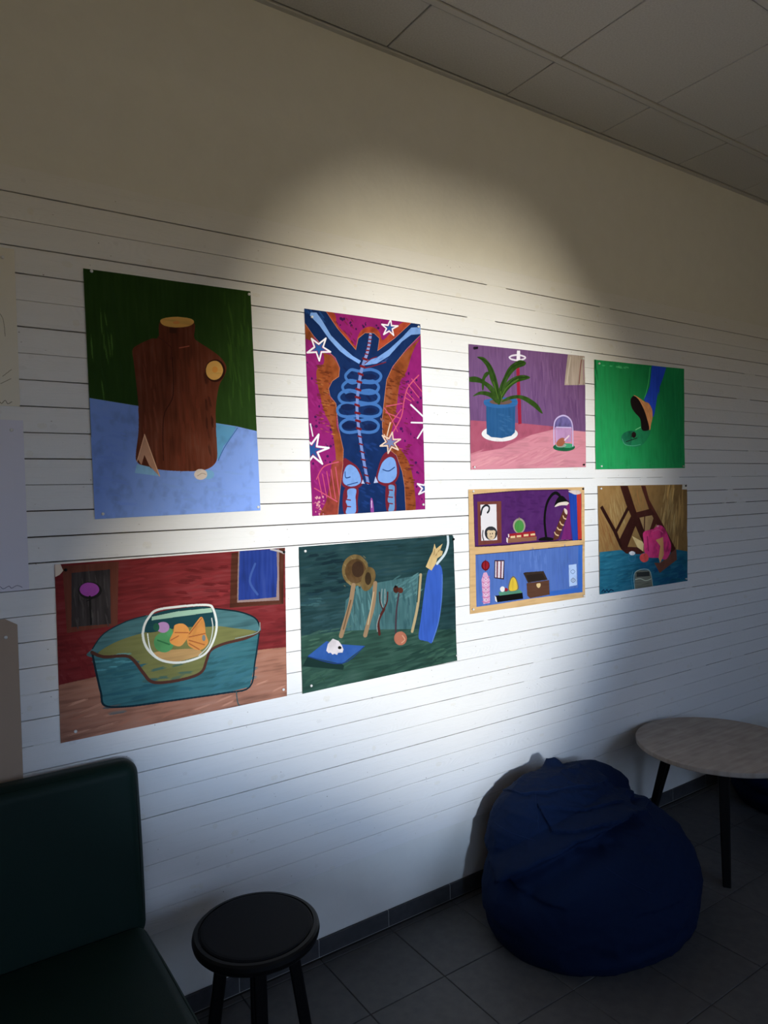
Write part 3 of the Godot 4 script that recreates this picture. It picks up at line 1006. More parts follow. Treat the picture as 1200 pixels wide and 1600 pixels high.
func paint_skeleton():
	canvas(500, 720)
	area([137, 29, 102], [0, 0, 500, 0, 500, 720, 0, 720], false, 3, 0.50)
	strokes([157, 45, 122], -1, 102, 87, 618, 30, 38.8, 7.8, 0.80, 1)
	strokes([107, 21, 77], 361, 178, 490, 689, 30, 44.5, 8.9, 0.80, 2)
	spots([68, 20, 78], -2, 117, 109, 539, 42, 2.2, 5.6, 3)
	spots([66, 19, 75], 347, 190, 494, 689, 46, 2.5, 6.4, 4)
	spots([57, 18, 67], 125, 12, 326, 49, 20, 2.3, 5.9, 5)
	area([141, 70, 34], [-2, 47, 12, 48, 33, 94, 66, 142, 107, 155, 133, 195, 135, 226, 91, 260, 92, 302, 115, 327, 115, 406, 137, 459, 141, 529, 109, 539, 104, 486, 91, 407, 66, 355, 46, 278, 40, 211, 70, 183, 69, 147, 38, 114, -4, 98], true, 3, 0.80)
	area([141, 59, 46], [92, 529, 140, 540, 124, 620, 106, 720, 32, 719, 58, 671, 76, 608], true, 3, 0.70)
	area([165, 66, 41], [78, -5, 120, 3, 133, 43, 171, 76, 204, 110, 215, 77, 235, 48, 274, 33, 308, 46, 325, 77, 367, 40, 416, 2, 457, 0, 365, 73, 307, 128, 219, 135, 194, 137, 170, 113, 123, 75], true, 3, 0.70)
	area([137, 68, 33], [498, 55, 477, 82, 453, 127, 430, 185, 397, 232, 380, 317, 345, 430, 311, 438, 307, 347, 321, 264, 334, 224, 375, 166, 433, 106], true, 3, 0.80)
	area([136, 67, 32], [309, 430, 351, 457, 391, 485, 431, 543, 450, 629, 451, 721, 400, 721, 391, 599, 373, 514, 330, 491], true, 3, 0.80)
	strokes([84, 35, 19], 40, 190, 102, 406, 60, 24.6, 4.5, 0.10, 6)
	strokes([77, 32, 17], 321, 181, 422, 399, 60, 27.4, 5.0, 0.20, 7)
	strokes([81, 33, 18], 351, 457, 446, 716, 60, 27.9, 5.1, 0.10, 8)
	strokes([92, 37, 23], 83, 1, 201, 99, 24, 25.1, 4.6, 0.80, 16)
	strokes([188, 123, 59], 50, 231, 112, 459, 18, 20.2, 3.4, 0.20, 9)
	strokes([179, 110, 63], 317, 457, 433, 686, 10, 22.6, 3.8, 0.20, 10)
	line([194, 80, 105], [486, 198, 435, 247, 415, 298, 399, 361, 352, 429], 5.1, true)
	line([193, 79, 105], [322, 330, 348, 362, 380, 418], 3.7, true)
	line([194, 80, 105], [453, 214, 498, 260], 3.9, false)
	line([194, 80, 105], [435, 235, 483, 284], 3.9, false)
	line([194, 80, 105], [424, 264, 461, 296], 3.8, false)
	line([194, 80, 105], [419, 287, 447, 300], 3.8, false)
	line([194, 80, 105], [405, 310, 332, 324], 3.7, false)
	line([193, 79, 105], [400, 333, 347, 390], 3.7, false)
	line([194, 79, 105], [392, 367, 328, 346], 3.7, false)
	line([193, 79, 104], [23, 591, 55, 547, 116, 531], 3.9, true)
	line([192, 79, 104], [13, 622, 104, 673], 4.0, false)
	line([193, 79, 104], [30, 580, 44, 655], 3.4, false)
	line([193, 79, 104], [48, 573, 62, 657], 3.4, false)
	line([193, 79, 104], [66, 565, 80, 660], 3.4, false)
	line([193, 79, 104], [84, 558, 98, 663], 3.4, false)
	line([193, 79, 104], [103, 550, 116, 666], 3.5, false)
	spots([203, 138, 147], 5, 653, 53, 718, 22, 2.2, 5.0, 11)
	strokes([193, 103, 111], 5, 668, 53, 718, 10, 16.8, 3.4, 0.20, 12)
	line([187, 121, 93], [0, 0, 84, -2, 130, 54, 206, 125, 218, 82, 248, 59, 286, 56, 309, 73, 300, 120, 379, 66, 457, 0, 500, 0, 499, 41, 433, 100, 365, 173, 336, 224, 324, 291, 310, 375, 310, 425, 330, 480, 370, 508, 395, 571, 404, 628, 405, 719, 105, 720, 121, 620, 135, 540, 139, 486, 121, 406, 115, 322, 92, 297, 87, 271, 103, 244, 131, 226, 136, 194, 119, 159, 73, 126, 33, 89, -2, 47], 3.7, false)
	area([16, 40, 85], [0, 0, 84, -2, 130, 54, 206, 125, 218, 82, 248, 59, 286, 56, 309, 73, 300, 120, 379, 66, 457, 0, 500, 0, 499, 41, 433, 100, 365, 173, 336, 224, 324, 291, 310, 375, 310, 425, 330, 480, 370, 508, 395, 571, 404, 628, 405, 719, 105, 720, 121, 620, 135, 540, 139, 486, 121, 406, 115, 322, 92, 297, 87, 271, 103, 244, 131, 226, 136, 194, 119, 159, 73, 126, 33, 89, -2, 47], false, 3, 0.50)
	strokes([30, 60, 121], 206, 458, 301, 709, 30, 36.2, 7.2, 0.40, 13)
	strokes([13, 24, 63], 143, 162, 312, 402, 26, 35.5, 8.3, 0.60, 14)
	strokes([42, 89, 153], 2, 6, 76, 33, 8, 32.9, 6.6, 0.80, 15)
	area([123, 162, 222], [25, 11, 48, 8, 71, 34, 104, 82, 151, 120, 193, 148, 226, 162, 218, 174, 168, 152, 138, 134, 98, 98, 58, 51, 22, 22], false, 3, 0.40)
	area([116, 153, 210], [500, 11, 499, 38, 456, 45, 413, 74, 350, 135, 295, 167, 243, 177, 236, 163, 296, 145, 351, 110, 414, 58, 457, 17], false, 3, 0.40)
	strokes([77, 102, 169], 269, 146, 348, 162, 6, 30.3, 3.6, -0.50, 16)
	line([63, 106, 167], [215, 201, 187, 197, 172, 205, 158, 222, 168, 239, 185, 245, 214, 238], 10.9, true)
	line([62, 106, 167], [214, 240, 179, 236, 158, 245, 144, 261, 154, 279, 177, 284, 212, 277], 10.9, true)
	line([62, 105, 166], [212, 276, 170, 272, 141, 281, 127, 298, 137, 315, 168, 320, 211, 313], 10.8, true)
	line([62, 105, 165], [210, 325, 165, 320, 133, 329, 119, 345, 129, 363, 163, 368, 209, 362], 10.8, true)
	line([62, 105, 165], [208, 382, 169, 376, 143, 385, 129, 401, 139, 419, 167, 425, 207, 419], 10.9, true)
	line([62, 105, 166], [215, 201, 264, 191, 298, 197, 312, 212, 299, 231, 262, 240, 214, 238], 11.5, true)
	line([62, 105, 166], [214, 240, 257, 231, 286, 237, 300, 253, 287, 272, 255, 280, 212, 277], 11.5, true)
	line([62, 105, 165], [212, 276, 256, 268, 287, 274, 300, 290, 288, 309, 255, 317, 211, 313], 11.5, true)
	line([62, 105, 165], [210, 325, 259, 317, 293, 323, 307, 339, 295, 358, 257, 366, 209, 362], 11.6, true)
	line([62, 105, 165], [208, 382, 251, 374, 280, 381, 294, 397, 282, 416, 249, 423, 207, 419], 11.5, true)
	area([15, 29, 68], [203, 291, 198, 299, 185, 303, 170, 304, 158, 300, 153, 294, 158, 287, 171, 282, 186, 281, 199, 285], true, 3, 0.40)
	area([15, 29, 68], [289, 342, 283, 349, 268, 353, 250, 354, 235, 350, 230, 344, 236, 338, 250, 333, 268, 333, 283, 336], true, 3, 0.40)
	area([15, 29, 68], [195, 332, 189, 339, 173, 344, 154, 345, 139, 341, 133, 334, 139, 327, 155, 322, 174, 322, 190, 325], true, 3, 0.40)
	area([14, 29, 68], [195, 399, 189, 407, 173, 412, 155, 412, 140, 408, 135, 401, 141, 393, 156, 388, 174, 388, 189, 392], true, 3, 0.40)
	area([14, 29, 68], [284, 403, 279, 410, 265, 415, 248, 415, 234, 411, 229, 404, 235, 397, 249, 392, 266, 392, 279, 396], true, 3, 0.40)
	area([15, 29, 68], [291, 216, 285, 223, 270, 228, 251, 229, 236, 226, 231, 220, 237, 213, 252, 208, 270, 207, 285, 210], true, 3, 0.40)
	line([110, 129, 182], [244, 154, 230, 188, 219, 226, 210, 270, 202, 329, 205, 394, 213, 459, 223, 524, 239, 609], 12.3, true)
	line([131, 140, 190], [271, 62, 264, 99, 254, 132, 244, 154], 11.9, true)
	line([107, 25, 34], [236, 153, 252, 156], 8.9, false)
	line([106, 25, 34], [224, 181, 240, 184], 8.9, false)
	line([106, 24, 34], [215, 209, 231, 213], 8.9, false)
	line([106, 24, 34], [208, 238, 224, 241], 8.8, false)
	line([106, 24, 34], [202, 266, 219, 270], 8.8, false)
	line([106, 24, 34], [198, 295, 215, 298], 8.8, false)
	line([106, 24, 33], [195, 323, 211, 327], 8.8, false)
	line([105, 24, 33], [195, 352, 212, 355], 8.8, false)
	line([105, 24, 33], [196, 380, 213, 384], 8.9, false)
	line([105, 24, 33], [199, 408, 215, 412], 8.9, false)
	line([105, 24, 33], [202, 437, 218, 441], 5.3, false)
	line([105, 24, 33], [206, 465, 222, 469], 5.3, false)
	line([105, 24, 33], [210, 493, 227, 498], 5.4, false)
	line([105, 24, 33], [214, 522, 231, 526], 5.4, false)
	line([105, 24, 33], [220, 550, 236, 555], 5.4, false)
	line([105, 24, 33], [225, 579, 242, 584], 5.4, false)
	line([105, 24, 33], [231, 608, 247, 612], 5.4, false)
	line([115, 24, 32], [265, 65, 276, 65], 4.8, false)
	line([114, 24, 31], [262, 80, 274, 80], 4.8, false)
	line([113, 24, 31], [259, 94, 271, 94], 4.8, false)
	line([113, 24, 31], [255, 108, 267, 108], 4.8, false)
	line([113, 24, 31], [250, 122, 262, 122], 4.8, false)
	line([113, 24, 31], [245, 135, 257, 136], 4.8, false)
	line([105, 31, 47], [296, 142, 270, 152, 243, 171], 3.6, true)
	line([104, 31, 47], [335, 159, 269, 180, 243, 187], 4.2, true)
	area([107, 29, 43], [138, 518, 165, 529, 202, 557, 216, 612, 168, 632, 126, 612, 134, 556], true, 0, 0.00)
	area([107, 29, 43], [309, 508, 343, 492, 373, 519, 381, 582, 338, 626, 278, 605, 283, 563], true, 0, 0.00)
	area([115, 151, 206], [165, 541, 196, 562, 208, 605, 168, 621, 132, 604, 142, 556], true, 3, 0.40)
	area([115, 151, 206], [342, 514, 366, 531, 368, 587, 332, 612, 285, 600, 294, 558, 311, 530], true, 3, 0.40)
	line([30, 55, 107], [142, 567, 144, 588, 163, 586], 3.5, true)
	line([30, 55, 107], [307, 561, 333, 567, 361, 553], 3.7, true)
	line([30, 55, 107], [149, 615, 194, 606], 3.0, false)
	area([170, 178, 207], [209, 611, 217, 596, 224, 612], false, 0, 0.00)
	area([170, 178, 207], [264, 611, 273, 586, 284, 609], false, 0, 0.00)
	area([106, 29, 43], [133, 636, 165, 621, 196, 628, 190, 677, 184, 719, 130, 718], true, 0, 0.00)
	area([106, 29, 43], [318, 626, 345, 612, 366, 621, 362, 672, 359, 718, 318, 719], true, 0, 0.00)
	area([114, 150, 206], [149, 634, 168, 627, 187, 633, 182, 660, 183, 676, 177, 717, 138, 717, 145, 691, 140, 674, 148, 659], true, 3, 0.40)
	area([99, 136, 180], [331, 621, 357, 624, 356, 655, 356, 683, 351, 716, 325, 717, 331, 694, 324, 676, 332, 649], true, 3, 0.40)
	line([106, 29, 43], [138, 666, 160, 670], 4.1, false)
	line([106, 29, 43], [137, 691, 159, 694], 4.1, false)
	line([106, 29, 43], [324, 637, 348, 640], 4.4, false)
	line([106, 29, 43], [323, 664, 347, 667], 4.4, false)
	line([106, 29, 43], [322, 688, 346, 691], 4.4, false)
	area([134, 66, 135], [247, 671, 256, 671, 259, 718, 245, 719], true, 0, 0.00)
	line([204, 183, 205], [251, 676, 250, 701], 3.6, false)
	area([39, 81, 141], [359, 10, 361, 23, 379, 23, 363, 31, 367, 44, 354, 36, 339, 45, 347, 31, 334, 24, 352, 24], false, 0, 0.00)
	line([232, 228, 232], [361, -3, 365, 20, 394, 18, 368, 32, 374, 55, 354, 41, 329, 56, 342, 33, 321, 20, 349, 20, 361, -3], 5.5, false)
	area([42, 86, 150], [71, 109, 63, 128, 81, 137, 59, 139, 53, 158, 47, 140, 25, 143, 43, 131, 36, 113, 53, 123], false, 0, 0.00)
	line([237, 233, 237], [83, 94, 70, 126, 100, 140, 63, 144, 53, 175, 42, 146, 6, 151, 36, 129, 25, 101, 53, 117, 83, 94], 6.1, false)
	area([38, 79, 137], [27, 456, 22, 481, 51, 484, 23, 494, 33, 518, 11, 501, -7, 522, -1, 496, -30, 493, -3, 484, -13, 461, 9, 476], false, 0, 0.00)
	line([225, 220, 223], [39, 434, 29, 476, 78, 481, 31, 497, 49, 537, 12, 510, -18, 544, -9, 501, -56, 496, -11, 481, -28, 442, 8, 468, 39, 434], 7.1, false)
	area([110, 119, 154], [351, 437, 352, 453, 372, 452, 356, 462, 366, 476, 348, 469, 338, 484, 336, 468, 316, 468, 333, 458, 323, 445, 341, 451], false, 0, 0.00)
	line([214, 188, 168], [355, 421, 358, 448, 392, 447, 363, 463, 380, 487, 350, 476, 333, 500, 331, 472, 298, 473, 325, 457, 309, 434, 339, 445, 355, 421], 5.6, false)
	area([37, 77, 134], [509, 616, 511, 632, 530, 635, 512, 641, 514, 656, 501, 644, 484, 650, 494, 637, 481, 626, 500, 630], false, 0, 0.00)
	line([220, 215, 218], [513, 603, 516, 629, 548, 634, 517, 643, 521, 669, 500, 649, 471, 659, 488, 638, 466, 619, 497, 625, 513, 603], 6.6, false)
	line([222, 217, 220], [446, 314, 502, 358], 7.2, false)
	line([222, 217, 220], [445, 382, 505, 382], 6.5, false)
	line([222, 217, 219], [504, 401, 472, 442], 6.5, false)
	line([228, 223, 226], [7, 398, 15, 440], 5.0, false)
	line([214, 184, 159], [347, 385, 330, 435], 4.9, false)
	line([214, 184, 159], [318, 430, 331, 449], 3.7, false)

func paint_basket():
	canvas(700, 500)
	area([116, 38, 40], [0, 0, 700, 0, 700, 500, 0, 500], false, 1, 0.70)
	strokes([139, 49, 52], 172, 0, 501, 164, 40, 79.8, 6.0, -0.10, 1)
	strokes([74, 17, 20], 329, 45, 501, 178, 18, 62.1, 8.3, 0.10, 2)
	strokes([109, 32, 36], 3, 199, 84, 342, 16, 47.7, 8.4, 1.20, 3)
	strokes([99, 29, 32], 614, 198, 699, 334, 12, 45.9, 7.7, 0.10, 4)
	area([160, 110, 90], [1, 337, 94, 331, 310, 323, 601, 330, 702, 335, 702, 503, -1, 502], false, 1, 0.70)
	strokes([206, 152, 127], 15, 373, 671, 605, 50, 74.6, 5.4, -0.15, 5)
	strokes([175, 112, 89], 8, 409, 372, 580, 24, 64.3, 5.8, -0.15, 6)
	area([104, 57, 45], [20, 6, 170, 5, 162, 190, 26, 195], false, 2, 0.50)
	area([56, 51, 52], [43, 27, 146, 26, 144, 184, 38, 180], false, 2, 0.80)
	strokes([93, 88, 87], 48, 33, 136, 186, 24, 54.3, 3.6, 1.50, 7)
	area([37, 34, 35], [122, 85, 115, 99, 99, 106, 80, 104, 65, 94, 59, 78, 65, 65, 81, 57, 101, 59, 116, 70], true, 3, 0.40)
	area([159, 76, 167], [115, 82, 109, 93, 96, 99, 80, 97, 67, 88, 63, 76, 68, 65, 81, 59, 97, 61, 110, 69], true, 3, 0.40)
	line([31, 29, 29], [89, 99, 90, 177], 5.4, false)
	line([32, 30, 30], [81, 111, 105, 101], 3.0, false)
	area([237, 219, 198], [1, 0, 15, 0, 22, 19, 12, 30, 1, 35], false, 0, 0.00)
	area([76, 39, 27], [513, 5, 696, 0, 691, 189, 505, 180], false, 1, 0.60)
	area([142, 119, 114], [536, 1, 684, 3, 679, 175, 530, 166], false, 3, 0.50)
	area([75, 38, 26], [678, 2, 696, 0, 691, 189, 676, 180], false, 2, 0.60)
	area([34, 55, 127], [540, 0, 669, 2, 671, 89, 666, 163, 599, 162, 534, 159], false, 2, 0.60)
	line([57, 82, 145], [593, 46, 574, 101, 600, 147], 7.3, true)
	line([172, 165, 162], [648, 2, 680, 11, 694, 18], 6.1, true)
	area([68, 108, 112], [91, 249, 124, 210, 186, 183, 249, 172, 347, 170, 451, 176, 538, 197, 591, 224, 609, 256, 601, 283, 551, 334, 310, 330, 93, 275], true, 1, 0.70)
	area([113, 114, 68], [105, 265, 153, 240, 228, 224, 313, 219, 450, 231, 522, 248, 582, 263, 598, 276, 522, 290, 449, 300, 430, 342, 405, 376, 336, 385, 256, 375, 232, 343, 214, 302, 183, 287, 122, 280], true, 1, 0.40)
	area([54, 103, 110], [90, 257, 122, 276, 183, 284, 207, 303, 232, 343, 257, 374, 309, 383, 377, 380, 412, 367, 426, 335, 441, 306, 485, 292, 559, 285, 604, 271, 597, 341, 568, 446, 482, 450, 307, 440, 179, 433, 118, 418, 105, 366, 95, 300], false, 1, 0.80)
	strokes([60, 110, 122], 448, 303, 579, 431, 30, 58.3, 7.3, -0.20, 8)
	strokes([37, 83, 97], 133, 294, 374, 457, 26, 59.0, 7.9, 0.00, 9)
	strokes([100, 168, 179], 104, 276, 194, 317, 10, 37.5, 5.0, 0.10, 10)
	line([20, 41, 50], [91, 262, 99, 314, 111, 379, 120, 418, 179, 433, 307, 441, 482, 450, 568, 446, 588, 368, 604, 277], 5.4, true)
	line([23, 47, 58], [92, 249, 124, 210, 186, 183, 242, 173], 3.2, true)
	line([14, 32, 39], [458, 177, 538, 197, 591, 224, 607, 255], 4.5, true)
	line([77, 46, 38], [90, 259, 122, 277, 183, 284, 207, 303, 232, 343, 257, 374, 309, 383, 377, 380, 412, 367, 426, 335, 441, 306, 485, 292, 559, 285, 605, 270], 9.0, true)
	line([129, 143, 136], [607, 241, 598, 272, 522, 281], 3.0, true)
	area([26, 64, 70], [252, 179, 287, 166, 341, 163, 437, 169, 452, 207, 454, 232, 373, 224, 312, 223, 247, 224, 240, 206], true, 1, 0.40)
	area([153, 187, 164], [261, 178, 340, 171, 444, 173, 448, 187, 340, 188, 260, 189], false, 1, 0.40)
	area([184, 146, 95], [259, 289, 311, 286, 392, 295, 409, 315, 337, 325, 284, 313], true, 1, 0.40)
	area([78, 142, 88], [325, 265, 319, 282, 304, 291, 285, 288, 270, 275, 265, 256, 271, 239, 286, 230, 305, 233, 320, 246], true, 3, 0.40)
	line([47, 102, 61], [276, 251, 311, 269], 4.0, false)
	area([79, 149, 93], [322, 234, 320, 242, 315, 246, 309, 245, 305, 240, 303, 232, 305, 224, 310, 220, 315, 220, 320, 226], true, 3, 0.40)
	area([175, 132, 176], [312, 217, 308, 226, 298, 231, 287, 229, 277, 222, 274, 212, 278, 202, 287, 198, 299, 199, 309, 206], true, 3, 0.40)
	area([36, 88, 67], [282, 212, 281, 219, 276, 223, 270, 222, 266, 217, 264, 210, 266, 203, 271, 199, 276, 200, 281, 205], true, 3, 0.40)
	area([215, 144, 74], [312, 257, 324, 232, 329, 212, 356, 212, 373, 234, 366, 258, 345, 279, 321, 271], true, 3, 0.40)
	area([203, 136, 70], [368, 247, 394, 213, 412, 197, 422, 217, 425, 252, 432, 282, 406, 301, 373, 285, 365, 264], true, 3, 0.40)
	line([160, 91, 49], [373, 245, 412, 202], 3.5, false)
	line([159, 91, 49], [372, 255, 423, 251], 3.5, false)
	line([160, 91, 49], [372, 265, 420, 286], 3.5, false)
	line([162, 93, 50], [372, 275, 403, 298], 3.5, false)
	line([166, 95, 52], [329, 235, 369, 241], 3.4, false)
	line([171, 98, 53], [315, 257, 339, 247], 3.4, false)
	area([112, 120, 120], [424, 265, 423, 271, 420, 274, 417, 274, 414, 270, 413, 264, 414, 258, 417, 255, 421, 256, 423, 260], true, 3, 0.40)
	line([215, 217, 210], [233, 225, 239, 200, 252, 179, 275, 160, 341, 157, 430, 162, 451, 179, 461, 229, 450, 276, 423, 314, 378, 328, 330, 328, 284, 312, 252, 282, 237, 252, 233, 225], 7.1, true)
	line([224, 228, 220], [247, 227, 254, 274, 274, 304], 3.3, true)
	line([188, 192, 185], [445, 206, 448, 241, 435, 288, 402, 317], 3.5, true)
	line([64, 87, 87], [522, 454, 527, 494, 548, 506], 3.7, true)
	line([105, 68, 59], [374, 502, 518, 499], 2.9, false)

func paint_hand():
	canvas(700, 510)
	area([31, 58, 60], [0, 0, 700, 0, 700, 510, 0, 510], false, 1, 0.80)
	strokes([44, 74, 79], 5, 174, 196, 335, 60, 67.1, 6.1, -0.05, 1)
	strokes([35, 65, 73], 4, 6, 553, 216, 60, 103.4, 6.5, -0.05, 2)
	strokes([13, 31, 38], 28, 14, 187, 177, 24, 79.5, 9.8, 0.00, 3)
	area([61, 97, 99], [187, 206, 236, 171, 328, 156, 524, 146, 512, 262, 487, 360, 252, 328, 173, 332], false, 2, 0.70)
	strokes([95, 134, 134], 214, 168, 322, 323, 26, 58.3, 5.8, 1.40, 4)
	strokes([90, 130, 130], 401, 145, 520, 238, 26, 55.3, 6.2, -0.40, 5)
	strokes([44, 76, 81], 341, 193, 501, 348, 22, 61.4, 8.2, 1.50, 6)
	area([44, 74, 63], [2, 309, 150, 313, 322, 331, 509, 355, 701, 385, 702, 513, -1, 513], false, 1, 0.80)
	strokes([61, 94, 77], 12, 403, 190, 526, 34, 55.0, 6.1, -0.20, 7)
	strokes([24, 49, 43], 264, 351, 689, 516, 40, 104.0, 9.7, -0.10, 8)
	strokes([74, 106, 88], 8, 303, 195, 358, 20, 54.9, 4.9, -0.10, 9)
	strokes([62, 95, 77], 529, 439, 690, 503, 14, 50.8, 6.5, -0.10, 10)
	strokes([71, 107, 107], 5, 185, 93, 212, 8, 42.0, 4.8, 0.10, 11)
	area([110, 90, 54], [289, 107, 277, 140, 247, 158, 211, 154, 183, 131, 174, 96, 185, 64, 215, 45, 250, 48, 279, 72], true, 3, 0.80)
	strokes([141, 122, 84], 181, 48, 284, 158, 34, 19.2, 3.8, 0.80, 12)
	area([83, 60, 34], [278, 109, 268, 134, 245, 148, 217, 146, 195, 127, 187, 100, 196, 75, 219, 61, 247, 63, 270, 81], true, 3, 0.70)
	area([56, 38, 25], [268, 101, 263, 118, 249, 127, 233, 126, 220, 114, 216, 96, 221, 79, 235, 70, 251, 71, 264, 83], true, 3, 0.40)
	area([103, 83, 49], [290, 94, 314, 107, 318, 137, 299, 171, 274, 182, 255, 167, 256, 137, 272, 106], true, 3, 0.70)
	area([51, 38, 24], [300, 139, 297, 152, 289, 160, 281, 159, 274, 150, 272, 136, 275, 122, 282, 114, 291, 115, 297, 124], true, 3, 0.40)
	line([141, 115, 87], [221, 156, 205, 226, 181, 287, 164, 331], 18.8, true)
	line([104, 78, 55], [208, 209, 174, 309], 5.6, false)
	line([140, 114, 86], [317, 158, 305, 238, 284, 295, 267, 344], 18.2, true)
	line([177, 158, 126], [309, 190, 280, 306], 4.6, false)
	line([168, 148, 111], [530, 146, 512, 262, 482, 360], 12.7, true)
	line([24, 49, 44], [522, 151, 509, 249], 4.2, false)
	line([71, 32, 29], [354, 259, 327, 300, 330, 350], 11.2, true)
	line([71, 32, 29], [372, 197, 368, 233, 351, 261], 6.0, true)
	line([60, 37, 37], [335, 193, 337, 230, 348, 258], 5.3, true)
	line([137, 148, 145], [347, 182, 342, 224, 348, 249], 3.3, true)
	line([137, 148, 145], [360, 184, 358, 238], 3.3, false)
	line([137, 144, 140], [333, 277, 320, 311, 321, 338], 3.3, true)
	area([64, 31, 24], [425, 192, 422, 199, 415, 204, 407, 203, 400, 197, 398, 189, 401, 181, 408, 177, 416, 178, 422, 184], true, 3, 0.40)
	area([81, 39, 30], [444, 198, 441, 204, 435, 207, 427, 206, 421, 202, 419, 195, 421, 189, 428, 185, 436, 186, 442, 191], true, 3, 0.40)
	area([16, 13, 13], [415, 180, 414, 183, 411, 184, 407, 184, 404, 182, 403, 179, 405, 176, 408, 174, 411, 175, 414, 177], true, 3, 0.40)
	line([62, 47, 55], [423, 209, 409, 281, 404, 354], 7.5, true)
	area([164, 101, 79], [456, 384, 449, 399, 434, 406, 415, 403, 401, 391, 396, 375, 402, 360, 417, 353, 435, 355, 450, 367], true, 3, 0.50)
	line([192, 138, 111], [435, 370, 446, 387, 431, 397], 4.8, true)
	area([53, 88, 173], [565, 137, 593, 116, 625, 114, 639, 149, 633, 244, 615, 338, 593, 392, 575, 420, 556, 411, 535, 404, 512, 388, 526, 314, 545, 216], true, 2, 0.40)
	line([84, 118, 185], [637, 155, 632, 244, 613, 338, 578, 415], 3.6, true)
	area([200, 171, 118], [556, 117, 578, 80, 592, 59, 602, 28, 610, 50, 617, 46, 644, 31, 630, 57, 644, 62, 639, 77, 615, 88, 607, 108, 584, 134], false, 3, 0.40)
	line([131, 100, 61], [598, 72, 603, 50], 2.9, false)
	line([131, 100, 61], [608, 76, 627, 55], 2.9, false)
	line([190, 201, 204], [669, -1, 671, 35, 654, 73, 613, 109], 11.0, true)
	area([200, 171, 118], [639, 72, 637, 76, 630, 78, 623, 78, 617, 74, 614, 70, 617, 65, 623, 63, 631, 64, 637, 67], true, 3, 0.40)
	area([22, 45, 41], [25, 386, 164, 434, 173, 442, 169, 456, 4, 415], false, 0, 0.00)
	area([43, 81, 147], [25, 384, 103, 342, 142, 358, 265, 384, 164, 434], false, 3, 0.50)
	line([29, 55, 110], [28, 385, 164, 432, 260, 386], 3.7, true)
	area([204, 196, 198], [101, 376, 108, 353, 129, 337, 153, 349, 166, 367, 172, 382, 168, 393, 149, 391, 145, 398, 134, 392, 126, 394, 119, 386, 110, 386], false, 3, 0.30)
	area([13, 13, 13], [164, 375, 162, 378, 158, 379, 154, 378, 150, 376, 149, 372, 150, 370, 154, 368, 159, 369, 162, 371], true, 3, 0.40)
	line([43, 72, 57], [57, 482, 113, 469], 3.7, false)
	line([43, 72, 57], [74, 459, 92, 488], 3.0, false)
	area([205, 209, 208], [693, 0, 703, 1, 704, 15], false, 0, 0.00)

